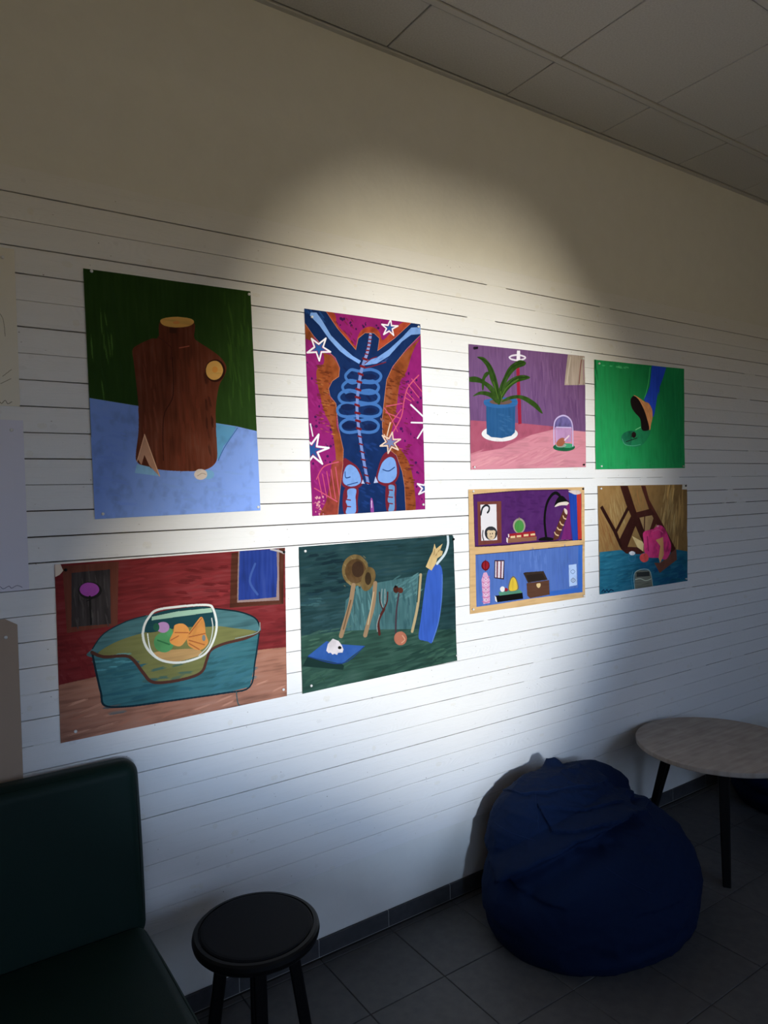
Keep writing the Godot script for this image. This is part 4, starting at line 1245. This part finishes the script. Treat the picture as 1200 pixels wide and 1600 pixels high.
func paint_plant():
	canvas(700, 510)
	area([110, 76, 117], [0, 0, 700, 0, 700, 510, 0, 510], false, 2, 0.50)
	strokes([127, 92, 134], 21, 9, 675, 291, 80, 103.1, 6.1, 1.50, 1)
	strokes([93, 61, 103], 355, 34, 675, 312, 40, 95.7, 7.7, 1.50, 2)
	area([166, 83, 104], [2, 309, 287, 315, 489, 326, 496, 345, 349, 380, 175, 428, 1, 449], false, 3, 0.50)
	area([205, 133, 145], [1, 445, 175, 423, 350, 365, 489, 339, 580, 340, 702, 347, 702, 513, -1, 511], false, 1, 0.50)
	strokes([218, 153, 158], 12, 429, 531, 499, 40, 95.6, 6.0, -0.30, 3)
	strokes([191, 116, 130], 142, 381, 680, 496, 26, 93.1, 6.2, -0.30, 4)
	area([173, 156, 142], [586, 1, 701, 0, 700, 132, 564, 139], false, 2, 0.60)
	line([132, 87, 81], [678, 20, 668, 72, 661, 126], 6.7, true)
	line([192, 178, 162], [605, 12, 580, 129], 6.5, false)
	line([151, 115, 130], [692, 22, 690, 108], 5.4, false)
	area([152, 33, 57], [265, 48, 284, 47, 293, 317, 273, 320], false, 2, 0.40)
	line([220, 211, 221], [225, 38, 237, 45, 272, 47, 306, 41, 321, 32, 300, 26, 272, 25, 241, 30, 225, 38], 7.3, true)
	area([231, 225, 231], [270, 6, 288, 5, 290, 47, 267, 48], false, 0, 0.00)
	area([223, 219, 218], [270, 361, 249, 381, 197, 393, 133, 393, 83, 382, 64, 363, 84, 344, 134, 332, 198, 331, 250, 342], true, 3, 0.40)
	area([39, 84, 130], [91, 231, 259, 216, 253, 355, 231, 370, 176, 380, 117, 376, 92, 363], false, 2, 0.50)
	area([45, 96, 149], [79, 227, 113, 218, 214, 207, 267, 216, 261, 241, 179, 254, 93, 248], true, 1, 0.40)
	strokes([59, 103, 145], 171, 272, 244, 360, 14, 41.1, 5.9, 0.20, 5)
	area([102, 78, 69], [239, 225, 226, 233, 194, 238, 154, 239, 122, 236, 111, 229, 123, 222, 155, 216, 194, 215, 227, 218], true, 3, 0.40)
	area([45, 71, 22], [45, 49, 85, 49, 123, 79, 148, 121, 165, 174, 171, 233, 154, 234, 144, 185, 118, 138, 100, 90, 71, 62], true, 3, 0.60)
	area([46, 73, 23], [324, 54, 313, 68, 264, 86, 217, 130, 183, 193, 167, 235, 162, 184, 192, 124, 227, 76, 278, 48, 306, 46], true, 3, 0.60)
	area([46, 72, 22], [349, 117, 319, 128, 263, 144, 218, 175, 182, 215, 168, 236, 171, 199, 205, 147, 263, 116, 319, 108], true, 3, 0.60)
	area([45, 71, 22], [0, 135, 44, 130, 95, 148, 134, 169, 156, 204, 165, 235, 144, 227, 118, 189, 69, 156, 1, 152], true, 3, 0.60)
	area([45, 71, 22], [19, 211, 56, 190, 101, 188, 136, 199, 162, 230, 145, 232, 112, 210, 62, 202], true, 3, 0.60)
	area([46, 72, 22], [178, 229, 214, 206, 276, 195, 333, 203, 390, 230, 422, 267, 408, 267, 358, 239, 289, 211, 234, 215], true, 3, 0.60)
	area([45, 71, 22], [71, 180, 71, 140, 91, 109, 117, 108, 102, 123, 87, 140, 79, 180], true, 3, 0.60)
	line([28, 49, 14], [53, 51, 110, 73, 148, 146, 161, 214], 4.0, true)
	line([29, 50, 15], [313, 52, 237, 82, 188, 149, 169, 218], 4.1, true)
	line([29, 50, 15], [333, 115, 249, 131, 194, 183], 4.2, true)
	line([73, 103, 37], [135, 146, 160, 214], 4.6, false)
	line([74, 104, 37], [277, 127, 215, 162, 180, 203], 4.7, true)
	line([73, 102, 37], [180, 223, 174, 184], 4.6, false)
	area([27, 93, 60], [629, 418, 615, 429, 578, 436, 533, 435, 498, 429, 485, 418, 498, 408, 534, 401, 579, 401, 615, 408], true, 3, 0.40)
	area([68, 151, 109], [623, 411, 615, 417, 594, 421, 568, 421, 547, 417, 539, 411, 547, 405, 568, 401, 594, 401, 615, 405], true, 3, 0.40)
	area([142, 155, 143], [571, 410, 565, 415, 547, 419, 526, 419, 509, 416, 503, 410, 509, 404, 527, 401, 548, 401, 565, 404], true, 3, 0.40)
	area([107, 95, 148], [503, 327, 514, 295, 554, 279, 598, 294, 610, 326], true, 3, 0.60)
	area([182, 138, 178], [498, 329, 610, 329, 604, 394, 502, 397], false, 3, 0.40)
	line([189, 171, 211], [492, 405, 493, 326, 509, 292, 551, 276, 591, 286, 613, 319, 615, 412], 7.1, true)
	line([193, 176, 213], [508, 329, 604, 329], 4.6, false)
	line([193, 162, 198], [509, 399, 510, 342], 3.8, false)
	area([156, 90, 67], [507, 400, 526, 381, 553, 376, 563, 389, 550, 410, 518, 414], true, 3, 0.40)
	line([220, 193, 199], [561, 386, 589, 367], 7.8, false)
	area([31, 22, 37], [42, 13, 40, 17, 36, 19, 30, 20, 26, 18, 24, 15, 26, 11, 30, 9, 36, 8, 40, 10], true, 3, 0.40)
	line([170, 43, 59], [11, 498, 21, 496, 30, 500], 2.8, true)
	line([160, 53, 70], [676, 500, 688, 496], 3.4, false)

func paint_shelf():
	canvas(700, 500)
	area([206, 168, 118], [0, 0, 700, 0, 700, 500, 0, 500], false, 1, 0.35)
	area([77, 35, 94], [26, 22, 119, 17, 323, 10, 597, 11, 680, 26, 679, 235, 540, 232, 320, 232, 116, 234, 33, 230], false, 3, 0.40)
	strokes([62, 25, 80], 212, 25, 436, 171, 24, 60.2, 7.2, 0.10, 1)
	line([46, 17, 53], [33, 230, 182, 234, 391, 233, 679, 237], 4.3, true)
	line([53, 19, 62], [26, 22, 119, 17, 323, 10, 589, 10], 3.6, true)
	line([53, 19, 58], [27, 24, 33, 230], 2.8, false)
	area([78, 107, 173], [34, 264, 277, 264, 685, 261, 683, 475, 461, 473, 316, 472, 178, 475, 36, 475], false, 2, 0.50)
	strokes([98, 127, 190], 277, 273, 448, 356, 18, 55.0, 7.3, 1.50, 2)
	strokes([72, 101, 174], 501, 277, 646, 445, 14, 84.3, 9.1, 1.50, 3)
	area([54, 101, 182], [658, 263, 685, 261, 683, 475, 654, 459], false, 2, 0.30)
	area([52, 98, 178], [468, 452, 654, 452, 683, 475, 461, 473], false, 1, 0.30)
	line([54, 45, 62], [34, 264, 277, 264, 464, 263, 685, 261], 2.5, true)
	area([108, 57, 49], [48, 50, 182, 51, 182, 224, 51, 227], false, 2, 0.40)
	area([216, 209, 210], [65, 63, 154, 63, 157, 211, 68, 209], false, 0, 0.00)
	line([39, 39, 44], [67, 103, 76, 77, 96, 66, 113, 73, 112, 88, 104, 96], 8.5, true)
	area([45, 45, 50], [157, 183, 150, 199, 132, 208, 110, 207, 93, 196, 87, 179, 93, 163, 111, 154, 133, 155, 151, 166], true, 3, 0.40)
	line([45, 45, 50], [78, 168, 75, 189, 81, 207], 5.1, true)
	area([204, 180, 147], [146, 190, 141, 201, 130, 208, 116, 207, 105, 199, 101, 188, 106, 177, 117, 170, 131, 171, 142, 179], true, 3, 0.40)
	area([204, 180, 147], [121, 177, 119, 182, 114, 185, 107, 184, 102, 181, 100, 176, 102, 171, 108, 168, 114, 168, 119, 172], true, 3, 0.40)
	area([204, 180, 147], [148, 178, 145, 183, 140, 186, 134, 186, 128, 182, 126, 177, 128, 172, 134, 169, 140, 170, 146, 173], true, 3, 0.40)
	area([17, 13, 13], [120, 184, 120, 185, 119, 186, 117, 186, 116, 185, 115, 183, 116, 182, 117, 181, 119, 181, 120, 182], true, 3, 0.40)
	area([17, 13, 13], [133, 183, 132, 185, 131, 186, 129, 186, 128, 185, 128, 183, 128, 181, 129, 180, 131, 180, 132, 182], true, 3, 0.40)
	line([70, 28, 28], [120, 196, 127, 196], 2.3, false)
	area([152, 144, 127], [322, 160, 314, 179, 295, 190, 273, 189, 255, 176, 248, 156, 255, 138, 274, 127, 296, 127, 315, 140], true, 3, 0.40)
	area([70, 135, 64], [313, 161, 307, 176, 293, 185, 275, 185, 262, 174, 257, 159, 262, 144, 276, 135, 294, 135, 307, 145], true, 2, 0.40)
	line([135, 100, 84], [285, 123, 286, 133], 3.6, false)
	area([148, 31, 42], [220, 189, 379, 184, 386, 210, 220, 205], false, 1, 0.30)
	area([217, 187, 141], [233, 199, 261, 198, 261, 207, 233, 207], false, 0, 0.00)
	area([217, 187, 141], [269, 197, 296, 197, 296, 206, 268, 206], false, 0, 0.00)
	area([217, 187, 141], [311, 195, 340, 195, 339, 204, 311, 204], false, 0, 0.00)
	area([217, 187, 141], [352, 195, 380, 194, 380, 203, 352, 203], false, 0, 0.00)
	area([136, 90, 68], [214, 207, 390, 208, 389, 225, 216, 227], false, 1, 0.30)
	area([214, 200, 196], [209, 203, 218, 206, 217, 228, 209, 220], false, 0, 0.00)
	area([214, 200, 197], [218, 189, 225, 189, 227, 202, 220, 204], false, 0, 0.00)
	line([13, 13, 13], [450, 221, 440, 141, 452, 76, 479, 38, 509, 23, 535, 34, 543, 50], 13.8, true)
	area([13, 13, 13], [506, 82, 517, 54, 535, 39, 558, 38, 581, 54, 610, 76, 565, 71], true, 0, 0.00)
	area([213, 199, 186], [505, 84, 527, 68, 566, 63, 590, 65, 608, 77, 588, 79, 542, 79], true, 0, 0.00)
	area([13, 13, 13], [406, 218, 443, 213, 489, 220, 489, 230, 410, 228], true, 0, 0.00)
	area([111, 34, 102], [579, 84, 608, 64, 610, 234, 571, 231, 544, 231, 588, 126], false, 2, 0.30)
	area([86, 46, 35], [561, 97, 586, 104, 589, 121, 527, 225, 493, 232, 503, 198], false, 2, 0.40)
	line([211, 177, 135], [503, 196, 512, 206, 527, 211], 5.7, true)
	line([212, 177, 135], [521, 176, 531, 185, 547, 187], 5.8, true)
	line([212, 177, 135], [538, 151, 546, 162, 561, 167], 5.8, true)
	line([213, 178, 136], [559, 126, 565, 136, 578, 140], 5.8, true)
	area([213, 190, 177], [567, 92, 587, 103, 584, 121, 569, 110], true, 0, 0.00)
	area([31, 63, 154], [595, 25, 649, 32, 654, 237, 621, 239, 608, 148, 603, 69], false, 2, 0.40)
	area([180, 52, 45], [649, 33, 678, 27, 680, 233, 657, 237], false, 2, 0.40)
	area([210, 193, 185], [594, 16, 660, 14, 677, 28, 644, 33, 620, 28], true, 3, 0.40)
	area([88, 13, 22], [113, 314, 108, 325, 96, 332, 82, 330, 70, 322, 66, 310, 71, 299, 82, 292, 97, 293, 109, 301], true, 3, 0.40)
	area([141, 26, 37], [108, 312, 104, 321, 96, 326, 85, 326, 77, 319, 74, 309, 77, 300, 86, 295, 96, 295, 105, 302], true, 3, 0.40)
	line([97, 18, 25], [90, 290, 89, 333], 4.5, false)
	area([203, 153, 182], [78, 340, 95, 339, 112, 371, 111, 466, 74, 467, 66, 367], false, 0, 0.00)
	line([178, 86, 137], [73, 356, 90, 367, 112, 357], 2.8, true)
	line([178, 86, 137], [69, 376, 90, 386, 112, 378], 2.8, true)
	line([178, 86, 137], [68, 396, 90, 405, 111, 398], 2.8, true)
	line([178, 86, 137], [68, 416, 89, 425, 111, 418], 2.8, true)
	line([178, 86, 137], [68, 436, 89, 444, 111, 438], 2.8, true)
	line([178, 86, 137], [67, 456, 89, 463, 110, 459], 2.8, true)
	area([213, 195, 208], [99, 368, 97, 371, 93, 373, 88, 373, 83, 370, 82, 366, 83, 363, 88, 361, 93, 361, 97, 364], true, 3, 0.40)
	area([174, 85, 135], [94, 367, 93, 369, 91, 370, 89, 370, 87, 369, 86, 367, 87, 365, 89, 364, 92, 364, 93, 366], true, 3, 0.40)
	area([213, 195, 208], [98, 389, 97, 392, 92, 394, 87, 394, 83, 391, 81, 387, 83, 384, 87, 382, 93, 383, 97, 385], true, 3, 0.40)
	area([174, 85, 135], [94, 389, 93, 390, 91, 391, 89, 391, 87, 390, 86, 388, 87, 386, 89, 385, 91, 386, 93, 387], true, 3, 0.40)
	area([213, 195, 208], [98, 410, 96, 414, 92, 415, 87, 415, 83, 412, 81, 409, 83, 405, 87, 403, 92, 404, 96, 406], true, 3, 0.40)
	area([174, 85, 135], [93, 410, 93, 411, 91, 412, 88, 412, 86, 411, 86, 409, 86, 407, 88, 406, 91, 407, 93, 408], true, 3, 0.40)
	area([213, 195, 208], [98, 431, 96, 435, 92, 437, 86, 436, 82, 433, 81, 430, 82, 426, 87, 424, 92, 425, 96, 427], true, 3, 0.40)
	area([174, 85, 135], [93, 431, 92, 432, 90, 433, 88, 433, 86, 432, 85, 430, 86, 428, 88, 428, 90, 428, 92, 429], true, 3, 0.40)
	area([213, 195, 208], [97, 452, 96, 456, 91, 458, 86, 457, 82, 455, 80, 451, 82, 447, 86, 445, 91, 446, 96, 449], true, 3, 0.40)
	area([174, 84, 135], [93, 452, 92, 454, 90, 454, 87, 454, 86, 453, 85, 451, 86, 450, 88, 449, 90, 449, 92, 450], true, 3, 0.40)
	area([49, 27, 39], [140, 293, 197, 297, 192, 377, 137, 367], false, 0, 0.00)
	area([214, 202, 209], [145, 298, 192, 301, 186, 371, 142, 364], false, 0, 0.00)
	area([119, 75, 85], [151, 298, 161, 299, 158, 367, 149, 365], false, 0, 0.00)
	area([119, 75, 85], [173, 300, 182, 301, 178, 370, 169, 368], false, 0, 0.00)
	area([13, 13, 13], [140, 440, 299, 442, 302, 468, 151, 468], false, 0, 0.00)
	area([214, 210, 207], [138, 439, 146, 445, 152, 468, 141, 461], false, 0, 0.00)
	area([81, 136, 111], [160, 426, 283, 427, 299, 442, 165, 442], false, 1, 0.30)
	area([108, 99, 82], [217, 426, 225, 382, 248, 367, 270, 390, 275, 426], true, 0, 0.00)
	area([212, 179, 58], [223, 425, 230, 385, 248, 373, 265, 392, 268, 425], true, 2, 0.30)
	area([133, 32, 47], [215, 422, 212, 426, 206, 428, 199, 428, 194, 424, 192, 420, 194, 415, 200, 413, 207, 414, 212, 417], true, 3, 0.40)
	area([218, 214, 211], [196, 418, 194, 424, 187, 428, 178, 427, 172, 422, 169, 415, 172, 409, 179, 405, 187, 406, 194, 410], true, 3, 0.40)
	area([53, 41, 33], [306, 360, 318, 357, 430, 360, 455, 400, 333, 403], false, 3, 0.40)
	area([39, 30, 25], [322, 370, 422, 369, 442, 397, 337, 399], false, 0, 0.00)
	area([86, 56, 42], [325, 404, 464, 402, 467, 466, 344, 470, 327, 457], false, 1, 0.40)
	area([207, 179, 129], [387, 412, 409, 412, 409, 425, 398, 431, 387, 423], true, 0, 0.00)
	area([172, 194, 227], [593, 346, 644, 345, 648, 440, 595, 442], false, 3, 0.30)
	line([123, 141, 178], [620, 368, 634, 378, 619, 387, 605, 376, 620, 368], 3.3, true)
	line([123, 132, 151], [621, 406, 636, 417, 621, 426, 607, 415, 621, 406], 3.9, true)
	area([154, 168, 191], [629, 416, 628, 419, 624, 421, 619, 421, 615, 418, 613, 415, 615, 412, 619, 411, 624, 411, 628, 413], true, 3, 0.40)
	area([135, 100, 59], [32, 10, 31, 12, 28, 13, 24, 13, 22, 12, 21, 10, 22, 8, 25, 7, 28, 7, 31, 8], true, 3, 0.40)
	area([134, 99, 59], [20, 482, 19, 484, 16, 485, 12, 485, 10, 483, 9, 481, 10, 479, 13, 478, 16, 479, 19, 480], true, 3, 0.40)
	area([168, 125, 75], [697, 493, 695, 495, 692, 496, 687, 495, 684, 494, 682, 491, 684, 489, 687, 488, 692, 489, 696, 490], true, 3, 0.40)

func paint_boot():
	canvas(700, 510)
	area([36, 155, 89], [0, 0, 700, 0, 700, 510, 0, 510], false, 2, 0.50)
	strokes([42, 148, 88], 19, 30, 252, 492, 50, 142.9, 7.7, 1.50, 1)
	strokes([33, 142, 84], 502, 40, 688, 495, 50, 146.8, 13.5, 1.50, 2)
	strokes([124, 237, 168], 52, 19, 239, 25, 8, 38.4, 6.6, 0.10, 3)
	strokes([58, 151, 98], 24, 482, 496, 503, 12, 51.1, 6.8, 0.00, 4)
	strokes([15, 82, 47], 4, 5, 27, 139, 6, 85.2, 7.5, 1.50, 5)
	line([91, 235, 142], [416, 10, 408, 68, 392, 122, 370, 168], 4.7, true)
	area([48, 91, 237], [429, 0, 550, 2, 521, 62, 483, 123, 468, 177, 452, 237, 441, 256, 413, 211, 367, 170, 394, 136, 414, 103, 422, 58], false, 2, 0.40)
	strokes([47, 87, 234], 444, 12, 516, 116, 10, 83.2, 8.3, 1.60, 6)
	area([28, 112, 80], [347, 360, 332, 381, 292, 395, 244, 395, 206, 382, 191, 361, 206, 340, 245, 327, 293, 326, 332, 338], true, 3, 0.60)
	area([36, 138, 92], [297, 329, 411, 314, 404, 350, 345, 395, 268, 400], true, 3, 0.40)
	line([85, 174, 141], [199, 366, 220, 392, 282, 398, 338, 391], 3.4, true)
	line([148, 237, 176], [301, 320, 340, 306], 3.5, false)
	area([237, 165, 110], [289, 154, 324, 161, 370, 179, 407, 188, 433, 219, 435, 255, 423, 291, 410, 319, 380, 256, 341, 200], true, 3, 0.50)
	line([222, 149, 99], [342, 178, 398, 220, 423, 264], 4.7, true)
	area([34, 24, 27], [263, 183, 272, 164, 293, 156, 329, 174, 369, 221, 392, 265, 409, 313, 379, 324, 348, 316, 337, 266, 298, 238, 272, 212], true, 0, 0.00)
	area([38, 24, 25], [304, 345, 300, 353, 291, 359, 281, 359, 272, 354, 269, 345, 272, 337, 281, 331, 292, 331, 300, 336], true, 3, 0.40)
	line([37, 24, 25], [265, 354, 302, 336], 3.4, false)
	line([29, 41, 36], [227, 379, 311, 360], 4.0, false)

func paint_chair():
	canvas(700, 500)
	area([148, 113, 67], [0, 0, 700, 0, 700, 500, 0, 500], false, 3, 0.50)
	strokes([131, 85, 45], 12, 130, 158, 298, 34, 80.7, 7.5, 1.20, 1)
	strokes([170, 144, 94], 85, 15, 201, 184, 30, 81.7, 6.5, 1.30, 2)
	strokes([230, 183, 109], 497, 16, 687, 327, 40, 123.8, 8.7, 1.70, 3)
	strokes([237, 204, 135], 475, 24, 609, 220, 22, 97.5, 6.1, 1.80, 4)
	strokes([170, 116, 66], 246, 13, 370, 129, 16, 68.4, 6.8, 1.30, 5)
	area([36, 105, 129], [5, 305, 158, 305, 324, 328, 600, 330, 703, 347, 702, 502, -1, 502], false, 1, 0.80)
	strokes([55, 125, 143], 19, 319, 277, 495, 40, 66.2, 6.6, -0.10, 6)
	strokes([26, 77, 115], 322, 366, 693, 521, 40, 91.6, 14.7, -0.10, 7)
	area([237, 204, 140], [248, 243, 339, 279, 332, 324, 299, 313], false, 3, 0.40)
	area([170, 136, 90], [306, 154, 418, 151, 432, 181, 383, 232, 347, 226], false, 3, 0.40)
	line([71, 34, 26], [349, 155, 344, 226], 8.1, false)
	area([58, 27, 20], [162, 2, 219, 2, 286, 131, 306, 154, 347, 230, 342, 292, 311, 251, 274, 192, 243, 147, 204, 86], false, 3, 0.40)
	area([82, 40, 31], [320, 3, 355, 4, 386, 72, 502, 206, 600, 326, 565, 350, 457, 213, 385, 121, 351, 58], false, 3, 0.40)
	area([69, 33, 26], [282, 131, 400, 116, 430, 146, 295, 159], false, 3, 0.40)
	area([57, 26, 20], [243, 147, 286, 181, 216, 289, 202, 325, 163, 300, 146, 263], false, 3, 0.40)
	area([45, 19, 14], [15, 100, 34, 91, 135, 216, 173, 286, 158, 294, 107, 214], false, 3, 0.40)
	area([49, 22, 16], [119, 215, 214, 102, 228, 116, 133, 225], false, 3, 0.40)
	area([70, 33, 26], [213, 293, 289, 300, 342, 328, 309, 335, 198, 324], false, 3, 0.40)
	area([81, 40, 31], [429, 147, 458, 173, 409, 229, 383, 228], false, 3, 0.40)
	area([121, 75, 59], [565, 343, 604, 327, 610, 383, 464, 439, 421, 385, 469, 389, 530, 368], false, 3, 0.40)
	area([237, 63, 126], [339, 229, 416, 217, 457, 200, 504, 215, 541, 263, 563, 319, 522, 374, 454, 363, 374, 355, 345, 329, 338, 274], true, 3, 0.60)
	line([237, 90, 138], [412, 229, 457, 222, 494, 238], 5.4, true)
	line([180, 43, 95], [368, 254, 374, 321], 8.2, false)
	area([237, 143, 161], [464, 205, 462, 209, 457, 210, 450, 210, 445, 208, 443, 205, 445, 201, 450, 200, 457, 200, 462, 202], true, 3, 0.40)
	area([237, 167, 104], [435, 273, 495, 261, 499, 297, 501, 352, 469, 390, 457, 363, 472, 305], false, 2, 0.40)
	area([237, 87, 81], [377, 357, 370, 370, 352, 376, 330, 375, 312, 365, 305, 352, 312, 339, 330, 333, 353, 334, 370, 343], true, 3, 0.40)
	line([179, 69, 67], [349, 336, 338, 345], 3.5, false)
	line([61, 117, 149], [224, 320, 226, 359, 266, 362, 271, 323], 3.4, true)
	area([237, 231, 226], [271, 328, 266, 333, 255, 336, 240, 335, 229, 330, 225, 324, 229, 319, 241, 316, 255, 317, 266, 322], true, 3, 0.40)
	area([123, 121, 104], [269, 418, 293, 412, 372, 418, 393, 428, 404, 504, 262, 501], false, 1, 0.80)
	area([53, 54, 50], [279, 421, 379, 425, 383, 447, 279, 443], false, 0, 0.00)
	line([207, 211, 184], [268, 455, 307, 454, 350, 467, 393, 462], 3.5, true)
	line([177, 196, 183], [262, 501, 269, 420, 380, 419, 404, 504], 3.5, true)
	line([82, 143, 164], [246, 497, 240, 453, 251, 414], 2.8, true)
	area([237, 229, 213], [660, 0, 701, 2, 699, 26, 658, 25], false, 0, 0.00)
	line([13, 32, 66], [16, 488, 31, 481, 38, 492, 54, 483, 64, 495, 80, 486, 100, 492], 4.9, true)
